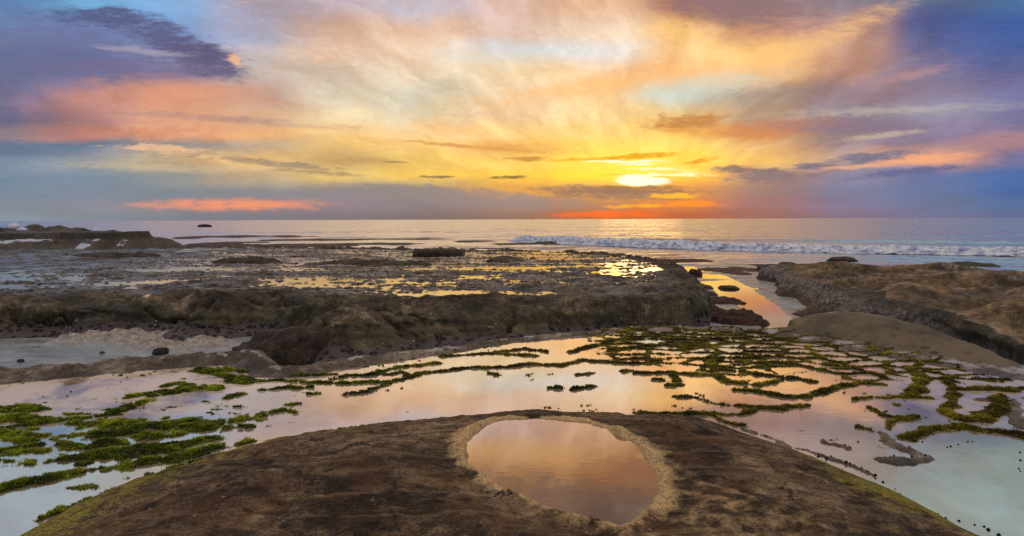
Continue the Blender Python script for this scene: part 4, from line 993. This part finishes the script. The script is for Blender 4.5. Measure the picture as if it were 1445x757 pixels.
# thin sheet of water lying in the hollows of the platform
Xf, Yf = np.meshgrid(np.arange(-60, 8.0, 0.25), np.arange(18.5, 58, 0.25))
_, _, dlf, _ = plat_height(Xf, Yf)
Zf = -0.396 - 0.18 * sst(Yf, 24, 50)
tag(link('platform_water', grid_mesh('platform_water', Xf, Yf, Zf, dlf > 0.7), M_PUDDLE), kind='structure')

# ---------------------------------------------------------------- sand in the trench
X, Y = grid(-22, -2.0, 8.6, 20.0, 0.04, 0.035)
Zt = -1.32 + 0.02 * fbm(X * 0.6, Y * 0.9, 3, 301) + 0.012 * fbm(X * 1.2, Y * 4.0, 3, 303)
p1 = sst(linedist(X + 0.3 * fbm(X, Y, 3, 305), Y + 0.3 * fbm(X, Y, 3, 306), SAND_PILE), 0.85, 0.1)
p2 = sst(linedist(X + 0.3 * fbm(X, Y, 3, 307), Y + 0.3 * fbm(X, Y, 3, 308), SAND_PILE2), 0.6, 0.05)
pl = np.maximum(p1, p2)
Zt += p1 * (0.13 + 0.17 * fbm(X * 1.4, Y * 1.4, 4, 311, mode='ridge')) + p2 * 0.16 + pl * 0.11 * fbm(X * 3.5, Y * 3.5, 5, 315, 0.65, mode='billow')
tag(link('sand', grid_mesh('sand', X, Y, Zt, None, {'pile': pl}), M_SAND), kind='structure')

# ---------------------------------------------------------------- channel bed and its water
X, Y = grid(-2.0, 16.0, 8.6, 46.0, 0.09, 0.09)
cd = polydist(X, Y, CHANNEL)
Zb = -1.27 + 0.03 * fbm(X * 0.5, Y * 0.4, 3, 321) - 0.10 * sst(cd, -0.2, 0.5) + 0.05 * sst(-cd, 0.6, 2.0)
Zb -= 0.5 * sst(X, 5.0, 2.5)
tag(link('channel_bed', grid_mesh('channel_bed', X, Y, Zb, None, {'pile': 0 * X}), M_SAND), kind='structure')
Xf, Yf = grid(4.0, 15.0, 16.0, 46.0, 0.5)
tag(link('channel_water', grid_mesh('channel_water', Xf, Yf, np.full(Xf.shape, -1.282)), M_CHAN), kind='structure')

# ---------------------------------------------------------------- ridge on the right
def ridge_height(x, y):
    wx = x + 0.75 * fbm(x * 0.45, y * 0.45, 4, 401, 0.42); wy = y + 0.5 * fbm(x * 0.45, y * 0.45, 4, 405, 0.42)
    df = polydist(wx, wy, RIDGE_FOOT); dl = polydist(wx, wy, RIDGE_LIP)
    s = np.where(dl > 0, 1.0, np.maximum(df, 0) / (np.maximum(df, 0) + np.maximum(-dl, 0) + 1e-6))
    prof = 1 - (1 - s) ** 1.7
    top = -0.42 - 0.28 * sst(y, 19, 30) + 0.04 * sst(dl, 0.3, 6)
    z = -1.42 + (top + 1.42) * prof
    # long swells running down to the edge, like folded cloth
    t = (x * 0.35 + y * 0.94) + 0.6 * fbm(x * 0.4, y * 0.4, 3, 411)
    fold = 2.0 * np.sqrt(perlin(t * 0.85 + 0.3 * fbm(x * 0.6, y * 0.6, 3, 417), (x - y) * 0.16, 415) ** 2 + 0.002) - 0.50 + 0.2 * fbm(t * 0.9, (x - y) * 0.2, 3, 419)
    ins = sst(dl, -0.25, 0.7)
    z += ins * (0.44 * fold + 0.10 * fbm(x * 0.9, y * 0.9, 4, 421)) + 0.012 * fbm(x * 4, y * 4, 3, 425)
    z -= 0.05 * ins * sst(fbm(x * 1.8, y * 1.8, 2, 431), 0.30, 0.42)
    face = sst(s, 0.05, 0.3) * (1 - sst(dl, -0.1, 0.3))
    z += face * 0.07 * fbm(x * 1.0, y * 1.2, 4, 435, mode='billow')
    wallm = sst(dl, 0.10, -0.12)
    ch = np.exp(-((x - 10.3) / .6) ** 2 - ((y - 11.6) / .8) ** 2) + 0.5 * sst(fold, 0.25, 0.5) * ins * sst(fbm(x * 0.6, y * 0.6, 2, 441), 0.1, 0.3)
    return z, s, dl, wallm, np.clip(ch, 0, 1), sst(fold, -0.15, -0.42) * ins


X, Y = np.meshgrid(np.concatenate([np.arange(8.4, 16, 0.045), np.arange(16, 30, 0.10), np.arange(30, 57, 0.3)]),
                   np.concatenate([np.arange(2.0, 10, 0.12), np.arange(10, 24, 0.05), np.arange(24, 42, 0.09)]))
Zr, sr, dlr, wallr, chr_, crs = ridge_height(X, Y)
X = X + 0.14 * sst(sr, 0.03, 0.3) * (1 - sst(dlr, -0.05, 0.3)) * fbm(Zr * 5.0 + 0.2 * Y, Y * 0.25, 3, 445, 0.6) + 0.30 * np.exp(-((Zr + 0.85) / 0.25) ** 2) * (1 - sst(dlr, -0.05, 0.1)) * sst(Y, 19, 16)
me = grid_mesh('rock_ridge', X, Y, Zr, Zr > -1.41, {'wall': wallr, 'chalk': chr_, 'crease': crs})
tag(link('rock_ridge', me, M_RIDGE), kind='structure')

# ---------------------------------------------------------------- the sea
rr = np.concatenate([np.geomspace(30, 400, 520), np.geomspace(404, 9000, 60)])
th = np.radians(np.concatenate([np.arange(-70, -42, 1.0), np.arange(-42, 42, 0.14), np.arange(42, 71, 1.0)]))
TH, RR = np.meshgrid(th, rr)
X = RR * np.tan(TH) * 0.9; Y = RR
damp = np.clip(60.0 / RR, 0.0, 1.0)
Zs2 = -1.30 + 0.11 * damp * fbm(X * 0.18, Y * 0.45, 4, 501, 0.55)
Zs2 += 0.30 * np.exp(-((Y - 118 - 0.05 * X - 5 * fbm(X * 0.03, 0 * X, 2, 505)) / 1.6) ** 2) * sst(X, -75, -60) * sst(X, -2, -20) * np.clip(0.6 + fbm(X * 0.1, 0 * X, 2, 507), 0, 1)
Zs2 += 0.28 * np.exp(-((Y - 165 + 0.03 * X) / 2.2) ** 2) * sst(X, 10, -20)
Zs2 += 0.35 * np.exp(-((Y - 98 + 0.4 * (X - 20) - 3 * fbm(X * 0.06, 0 * X, 2, 509)) / 2.0) ** 2) * sst(X, 5, 15)
wl = np.interp(X, [p[0] for p in WAVE_BASE], [p[1] for p in WAVE_BASE])
fo = sst(Y, wl - 22, wl - 3) * sst(Y, wl + 3, wl) * sst(X, -4, 4) * 0.22
fo = np.maximum(fo, 0.9 * np.exp(-((Y - 116.5 - 0.05 * X) / 2.5) ** 2) * sst(X, -2, -10))
fo = np.maximum(fo, 0.4 * sst(Y, 50, 36) * sst(X, 9, 13))
tag(link('sea', grid_mesh('sea', X, Y, Zs2, None, {'foam': fo}), M_SEA), kind='structure')

# breaking wave
def breaking_wave():
    base = np.array(WAVE_BASE)
    seg = np.concatenate([[0], np.cumsum(np.hypot(*np.diff(base, axis=0).T))])
    L = seg[-1]
    t = np.arange(0, L, 0.09)
    bx = np.interp(t, seg, base[:, 0]); by = np.interp(t, seg, base[:, 1])
    ht = 1.22 * sst(t, 0, 6) * (0.80 + 0.28 * fbm(t * 0.16, 0 * t, 3, 601)) * (1 - 0.22 * sst(t, L * .3, L * .8))
    # section: foam toe, tumbling front, crest, smooth back
    prof = np.array([(-1.5, -0.06, 0), (-1.25, 0.06, .1), (-1.15, 0.12, .9), (-1.0, 0.25, 1), (-0.8, 0.42, 1), (-0.65, 0.60, 1), (-0.45, 0.78, 1), (-0.2, 0.93, 1),
                     (0.05, 1.0, 1), (0.35, 0.97, .6), (0.7, 0.86, .25), (1.2, 0.62, .05), (1.9, 0.36, 0), (2.8, 0.13, 0), (4.0, -0.08, 0)])
    q = np.linspace(0, len(prof) - 1, 46)
    po = np.interp(q, np.arange(len(prof)), prof[:, 0]); pz = np.interp(q, np.arange(len(prof)), prof[:, 1]); pf = np.interp(q, np.arange(len(prof)), prof[:, 2])
    Tt, Q = np.meshgrid(t, q)
    H = np.tile(ht, (len(q), 1))
    O = np.tile(po[:, None], (1, len(t))); Zz = np.tile(pz[:, None], (1, len(t))) * H; Fm = np.tile(pf[:, None], (1, len(t)))
    n1 = fbm(Tt * 1.1, Q * 0.35, 5, 611, 0.6, mode='billow'); n2 = fbm(Tt * 0.5, Q * 0.2, 3, 617)
    O = O * (0.6 + 0.5 * H) - Fm * (0.30 * n1 + 0.35 * n2)
    Zz = Zz + Fm * H * (0.16 * n1 + 0.10 * fbm(Tt * 2.6, Q * 0.6, 4, 621, 0.6))
    Fm = Fm * (0.80 + 0.35 * sst(fbm(Tt * 0.22, 0 * Tt, 3, 631), -0.35, 0.1))
    Xw = np.tile(bx, (len(q), 1)); Yw = np.tile(by, (len(q), 1)) + O + 1.2
    return link('breaking_wave', grid_mesh('breaking_wave', Xw, Yw, -1.32 + Zz, None, {'foam': Fm}), M_FOAM)


tag(breaking_wave(), 'long white wave breaking in a rolling line of foam on the sea', 'wave')

# ---------------------------------------------------------------- headland to the left
HEAD = [(-64, 54.5), (-48.4, 55.2), (-43.2, 56.0), (-36.5, 56.8), (-31.0, 58.6), (-28.6, 59.8), (-29.5, 62.0), (-36, 66), (-50, 69), (-64, 70)]
X, Y = grid(-64, -28, 53, 72, 0.13)
hd = polydist(X + 0.5 * fbm(X * 0.4, Y * 0.4, 3, 701), Y + 0.5 * fbm(X * 0.4, Y * 0.4, 3, 703), HEAD)
topz = 0.85 + 0.10 * sst(X, -38, -30) + 0.25 * sst(-X, 46, 56)
Zh = -0.75 + (topz + 0.75) * (0.66 * sst(hd, 0.0, 2.6) + 0.34 * sst(hd, 2.6, 2.8)) + 0.10 * fbm(X * 0.5, Y * 0.9, 5, 705) * sst(hd, 0, 1)
Zh += 0.05 * fbm(X * 2, Y * 2, 4, 709)
run = np.abs(hd - 1.7 - 0.06 * (X + 46) - 0.5 * fbm(X * 0.3, 0 * X, 2, 711))
fo = sst(run, 0.5, 0.1) * sst(X, -39.5, -41.0)
fo = np.maximum(fo, sst(np.abs(X + 37.2 - 0.3 * (hd - 1)), 0.9, 0.3) * sst(hd, 0.2, 0.8) * sst(hd, 2.6, 2.0))
fo = np.maximum(fo, 0.8 * sst(np.abs(X + 34.6), 0.5, 0.1) * sst(hd, 0.8, 1.2) * sst(hd, 2.3, 1.8))
fo *= np.clip(0.7 + fbm(X * 1.5, Y * 1.5, 3, 713), 0, 1)


def mat_headland():
    m, T = new_mat('headland_rock')
    col, n1, n2, n3, pos = rock_base(T, 0.5, [(0.0, (0.012, 0.010, 0.008)), (0.5, (0.042, 0.035, 0.026)), (1.0, (0.12, 0.10, 0.075))])
    x, y, z = T.n('ShaderNodeSeparateXYZ', {0: pos}).outputs
    g = T.m('MULTIPLY', T.smooth(x, -37.0, -31.0), T.smooth(n2, 0.4, 0.6))
    col = T.mix(T.m('MULTIPLY', g, 0.6), col, (0.075, 0.075, 0.022))
    col = T.mix(T.smooth(T.m('ADD', attr(T, 'foam'), T.m('MULTIPLY', T.m('SUBTRACT', n2, 0.5), 0.7)), 0.4, 0.65), col, (0.50, 0.58, 0.72))
    nr = bump(T, n2, 0.8, 0.2)
    finish(T, principled(T, col, 0.55, nr, 0.4))
    return m


M_HEAD = mat_headland()
tag(link('headland', grid_mesh('headland', X, Y, Zh, hd > -0.2, {'foam': fo}), M_HEAD), kind='structure')


def reef_mesh(name, cx, cy, rx, ry, h, z0, seed, res=46, rough=0.35, flat=0.5, attrs=None):
    """low rock rising out of the water: ragged outline, flattened top"""
    u, v = np.meshgrid(np.linspace(-1.25, 1.25, int(res * min(3.0, max(1.0, rx / ry)))), np.linspace(-1.25, 1.25, res))
    a = seed * 7.3
    r = np.hypot(u, v) + rough * fbm(u * 1.8 + a, v * 1.8 - a, 4, seed % 90 + 1)
    prof = np.clip(1 - r, -0.4, 1)
    hh = np.where(prof > 0, np.minimum(prof * 2.2, 1.0) ** flat, prof * 1.5)
    hh = hh * (0.75 + 0.45 * fbm(u * 2.5 + a, v * 2.5, 4, seed % 70 + 9)) + 0.12 * fbm(u * 7, v * 7 + a, 3, seed % 50 + 3)
    return grid_mesh(name, cx + u * rx, cy + v * ry, z0 + h * np.clip(hh, -0.35, 2), prof > -0.3, {'foam': 0 * u})


def boulder_mesh(name, size, seed, sub=4, cut=-0.35, angular=0.0):
    import bmesh
    bm = bmesh.new()
    bmesh.ops.create_icosphere(bm, subdivisions=sub, radius=1.0)
    V = np.array([v.co[:] for v in bm.verts])
    a = seed * 3.7
    n = fbm(V[:, 0] * 1.3 + a, V[:, 1] * 1.3 + V[:, 2] * 0.9, 4, seed) + fbm(V[:, 2] * 1.6 - a, V[:, 0] * 1.1 - V[:, 1], 4, seed + 5)
    V = V * (1 + 0.22 * n)[:, None] * (1 + 0.05 * fbm(V[:, 0] * 6, V[:, 1] * 6 + V[:, 2] * 5, 3, seed + 8))[:, None]
    if angular:
        V = np.sign(V) * np.abs(V) ** (1 - angular)
    V[:, 2] = np.maximum(V[:, 2], cut)
    V *= np.array(size)
    for v, c in zip(bm.verts, V):
        v.co = c
    me = bpy.data.meshes.new(name)
    bm.to_mesh(me); bm.free()
    me.polygons.foreach_set('use_smooth', np.ones(len(me.polygons), bool))
    return me


def place(o, loc, rz=0.0):
    o.location = loc
    o.rotation_euler = (0, 0, R(rz))
    return o


tag(link('sea_cliff_rock', reef_mesh('sea_cliff_rock', -56, 78, 13.5, 7.5, 2.85, -1.45, 3, 90, 0.22, 0.45), M_HEAD),
    'tall dark craggy rock mass behind the pale headland slab', 'rock')
tag(place(link('boulder', boulder_mesh('boulder', (2.6, 1.6, 1.1), 12), M_DARK), (-50.6, 63.0, 0.75)),
    'black rounded boulder on top of the headland against the craggy rock mass', 'boulder')
for i, (x, y, z, s, lb) in enumerate(((-51.9, 69.6, 1.25, 0.62, 'burst of blue sea spray above the black boulder on the headland'),
                                      (-48.4, 66.0, 1.0, 0.40, 'small streak of blue spray at the foot of the black boulder'),
                                      (-44.6, 71.5, 0.86, 0.45, 'small blue splash at the low end of the craggy rock mass'))):
    me = boulder_mesh('sea_spray', (s * 1.1, s * 0.6, s * 0.7), 40 + i, 3)
    a = me.attributes.new('foam', 'FLOAT', 'POINT'); a.data.foreach_set('value', np.ones(len(me.vertices), np.float32))
    tag(place(link('sea_spray', me, M_FOAM), (x, y, z), 20 * i), lb, 'spray', 'spray over the headland')

# low reefs awash between the platform and the open sea
REEF_LABELS = ['long brown reef strip reaching out from the headland tip', 'thin olive reef bar awash beyond the brown strip',
               'thick dark brown reef lump beside the headland tip', 'broad red brown weedy reef behind the smooth ledge',
               'narrow olive sliver of reef in the calm water by the headland', 'red brown reef flat just behind the rock platform edge',
               'long green weedy reef in front of the gold water', 'thin dark reef line farthest out before the swell',
               'red weed flat beside the angular slab', 'short dark reef spot seaward of the angular slab',
               'low green reef patch before the end of the breaking wave', 'red brown weed strip behind the round rock on the platform',
               'ragged olive reef tuft on the gold water below the wave', 'thin red reef sliver seaward of the slab',
               'dark green rock standing in the foam of the breaking wave', 'red brown weed rim at the mouth of the channel',
               'flat dark reef patch in the water behind the right ridge', 'wide red seaweed flat along the far side of the channel',
               'red weed strip between channel and sea beside the ridge']
for i, (kd, (cx, cy, rx, ry), h) in enumerate(REEFS):
    m = M_REDWEED if kd == 'red' else M_GRNWEED
    tag(link('reef', reef_mesh('reef', cx, cy, rx, ry, h + 0.06, -1.36, 20 + i, 44, 0.45, 0.6), m), REEF_LABELS[i], 'reef', 'reefs awash off the platform')

tag(place(link('sea_rock', boulder_mesh('sea_rock', (3.2, 2.6, 1.05), 5), M_DARK), (-143.5, 312.0, -1.0)), 'lone dark hump of rock far out near the horizon', 'rock')
tag(place(link('sea_rock', boulder_mesh('sea_rock', (1.0, 0.8, 0.34), 7), M_BROWN), (24.4, 49.2, -1.26), -12), 'small brown rock alone in the sea behind the right ridge', 'rock')

# stones and ledges on the platform
tag(place(link('rock_slab', boulder_mesh('rock_slab', (1.75, 0.9, 0.36), 9, 4, -0.6, 0.45), M_BROWN), (-4.85, 44.6, -0.42), 3), 'angular flat topped slab with a blunt end on the platform edge', 'rock')
tag(place(link('rock_hump', boulder_mesh('rock_hump', (1.0, 0.8, 0.34), 11), M_PLAT), (-0.4, 37.8, -0.52)), 'low rounded hump of rock beside the angular slab', 'rock')
tag(link('rock_ledge', reef_mesh('rock_ledge', -7.6, 34.6, 3.6, 0.95, 0.42, -0.56, 61, 60, 0.25, 0.45), M_PLAT), 'long smooth grey ledge lying across the far platform', 'ledge')
tag(link('rock_ledge', reef_mesh('rock_ledge', -14.9, 37.6, 2.1, 1.0, 0.42, -0.58, 67, 50, 0.3, 0.45), M_BROWN), 'short brown rounded ledge between the long ledge and the headland', 'ledge')
tag(link('rock_ledge', reef_mesh('rock_ledge', -27.5, 46.0, 3.2, 1.2, 0.36, -0.62, 69, 50, 0.3, 0.45), M_BROWN), 'dark low ledge in front of the headland slab', 'ledge')

# trench
tag(place(link('boulder', boulder_mesh('boulder', (0.95, 0.75, 0.62), 16), M_BROWN), (-5.15, 15.0, -1.16), 25), 'brown wet boulder at the foot of the platform wall beside the sand', 'boulder')
tag(place(link('boulder', boulder_mesh('boulder', (0.62, 0.4, 0.26), 18), M_BROWN), (-6.0, 15.5, -1.22), -20), 'low dark rock half buried in sand against the brown boulder', 'boulder')
tag(place(link('stone', boulder_mesh('stone', (0.20, 0.15, 0.12), 21, 3), M_DARK), (-8.46, 15.85, -1.27), 10), 'smooth dark blue grey stone alone on the wet sand', 'stone')
for i, (x, y, s) in enumerate(((-7.0, 15.6, .09), (-6.85, 15.35, .12), (-7.15, 15.25, .08), (-9.9, 15.9, .06), (-11.2, 15.0, .07), (-6.6, 15.7, .07))):
    tag(place(link('pebble', boulder_mesh('pebble', (s * 1.3, s, s * 0.6), 23 + i, 2), M_BROWN), (x, y, -1.28), 40 * i), 'small brown stone on the sand near the sand bank', 'stone', 'small stones on the sand')

# channel
WEED = [((8.06, 25.4), .75, .9, .20, 'flat red weedy rock on the channel bank where it narrows'), ((7.45, 21.5), .55, .9, .26, 'long dark red weedy rock along the channel bank'),
        ((7.15, 20.1), .6, .6, .24, 'red brown weedy rock at the near end of the channel'), ((6.75, 22.6), .55, .9, .22, 'brown weed heap under the end of the platform'),
        ((8.75, 30.7), .5, 1.1, .18, 'thin brown weed bar beside the far bend of the channel'), ((8.1, 27.9), .5, .8, .16, 'small rusty weed patch on the sandy channel bank'),
        ((6.5, 20.3), .5, .7, .25, 'dark weed clump wedged against the platform foot')]
for i, ((x, y), rx, ry, h, lb) in enumerate(WEED):
    tag(link('weedy_rock', reef_mesh('weedy_rock', x, y, rx, ry, h, -1.29, 81 + i, 40, 0.35, 0.6), M_REDWEED), lb, 'rock', 'weedy rocks on the channel bank')
tag(place(link('stone', boulder_mesh('stone', (0.34, 0.5, 0.13), 31, 4, -0.35, 0.25), M_BROWN), (9.85, 30.2, -1.27), 25), 'dark low stone standing alone in the gold channel water', 'stone')
tag(place(link('stone', boulder_mesh('stone', (0.38, 0.4, 0.3), 33), M_REDWEED), (10.35, 37.6, -1.22)), 'knobbly brown stone at the seaward mouth of the channel', 'stone')
tag(place(link('rock_slab', boulder_mesh('rock_slab', (0.8, 0.7, 0.2), 35, 4, -0.5, 0.4), M_DARK), (15.5, 39.6, -1.1)), 'black flat slab lying on the red seaweed flat', 'rock')
tag(link('weedy_rock', reef_mesh('weedy_rock', 9.75, 21.0, .55, 1.5, .22, -1.30, 97, 40, 0.35, 0.6), M_REDWEED), 'rusty weed fringe at the foot of the right ridge', 'rock', 'weedy rocks on the channel bank')


# ---------------------------------------------------------------- algae on the shelf
def moss_blades(name, sel, count, seed, mat, hmul=1.0):
    rng = np.random.RandomState(seed)
    w = np.where(sel, np.clip(SHM, 0, 1) ** 1.3, 0.0) * (SHZ > -0.012)
    w = w * np.clip(7.0 / SHY, 0.45, 1.6)
    w = w.ravel() / w.sum()
    pick = rng.choice(w.size, count, p=w)
    x = SHX.ravel()[pick] + (rng.rand(count) - 0.5) * 0.024
    y = SHY.ravel()[pick] + (rng.rand(count) - 0.5) * 0.024
    z = SHZ.ravel()[pick]
    tuft = fbm(x * 9, y * 9, 3, seed + 3)
    hgt = (0.006 + 0.010 * rng.rand(count)) * (1 + 1.2 * tuft) * hmul * (0.7 + 0.045 * y)
    wid = (0.004 + 0.006 * rng.rand(count)) * (0.6 + 0.07 * y)
    az = rng.rand(count) * 2 * np.pi
    lean = 0.5 + 1.1 * rng.rand(count)
    dx, dy = np.cos(az), np.sin(az)
    b0 = np.stack([x - dy * wid, y + dx * wid, z - 0.004], -1)
    b1 = np.stack([x + dy * wid, y - dx * wid, z - 0.004], -1)
    tp = np.stack([x + dx * hgt * lean, y + dy * hgt * lean, z + hgt], -1)
    V = np.stack([b0, b1, tp], 1).reshape(-1, 3)
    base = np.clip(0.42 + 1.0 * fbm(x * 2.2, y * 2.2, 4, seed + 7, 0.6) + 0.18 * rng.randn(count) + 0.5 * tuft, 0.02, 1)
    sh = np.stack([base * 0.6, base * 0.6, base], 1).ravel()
    F = np.arange(3 * count).reshape(-1, 3)
    return link(name, raw_mesh(name, V, F, False, {'shade': sh}), mat)


M_MOSSG = mat_moss('green_algae', (0.026, 0.044, 0.005), (0.21, 0.29, 0.014), (0.60, 0.66, 0.05))
M_MOSSO = mat_moss('olive_algae', (0.030, 0.026, 0.005), (0.19, 0.175, 0.016), (0.60, 0.56, 0.05))
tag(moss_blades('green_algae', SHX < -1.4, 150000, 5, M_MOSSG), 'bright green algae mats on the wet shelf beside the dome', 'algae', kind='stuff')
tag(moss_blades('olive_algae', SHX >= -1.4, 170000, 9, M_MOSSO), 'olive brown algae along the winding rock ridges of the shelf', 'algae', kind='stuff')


# ---------------------------------------------------------------- sea snails along the waterlines
def snail_mesh():
    V = []; F = []
    n = 8
    for k, (r, z) in enumerate(((1.0, 0.0), (1.08, 0.35), (0.8, 0.85), (0.42, 1.25))):
        for j in range(n):
            a = 2 * math.pi * j / n
            V.append((r * math.cos(a) + 0.12 * k, r * 0.85 * math.sin(a), z))
    V.append((0.5, 0, 1.5))
    for k in range(3):
        for j in range(n):
            F.append((k * n + j, k * n + (j + 1) % n, (k + 1) * n + (j + 1) % n, (k + 1) * n + j))
    me = bpy.data.meshes.new('sea_snail')
    me.from_pydata(V, [], F + [(3 * n + j, 3 * n + (j + 1) % n, 4 * n) for j in range(n)])
    me.polygons.foreach_set('use_smooth', np.ones(len(me.polygons), bool))
    me.materials.append(mat_weed('snail_shell', (0.006, 0.005, 0.005), (0.016, 0.013, 0.012), (0.05, 0.045, 0.04), 20.0))
    return me


SN = snail_mesh()
rng = np.random.RandomState(3)
for i, (x, y) in enumerate(SNAILS):
    hz = float(dome_height(np.array([[x]]), np.array([[y]]))[0][0, 0])
    sz = float(shelf_height(np.array([[x]]), np.array([[y]]))[0][0, 0])
    o = link('sea_snail', SN)
    s = 0.007 + 0.007 * rng.rand()
    o.scale = (s, s, s)
    o.rotation_euler = (0, 0, rng.rand() * 6.28)
    o.location = (x, y, max(hz, sz, -0.004) - 0.001)
    if y > 8.6 and x > 3: lb = 'tiny black sea snail on the chalky foot of the tan mound'
    elif x < -2.6 and y > 7.6: lb = 'tiny black sea snail on the shelf rim above the sand trench'
    elif x < -2.4: lb = 'tiny black sea snail in the shallow water near the green algae'
    elif x < 1.2: lb = 'tiny black sea snail on the crest of the dome behind its pool'
    elif x > 3.2: lb = 'tiny black sea snail in the milky water beside the thick algae ridge'
    elif y > 4.9: lb = 'tiny black sea snail on the bare pale ridge in the milky water'
    else: lb = 'tiny black sea snail on the waterline between dome and milky water'
    tag(o, lb, 'snail', 'sea snails along the waterlines')
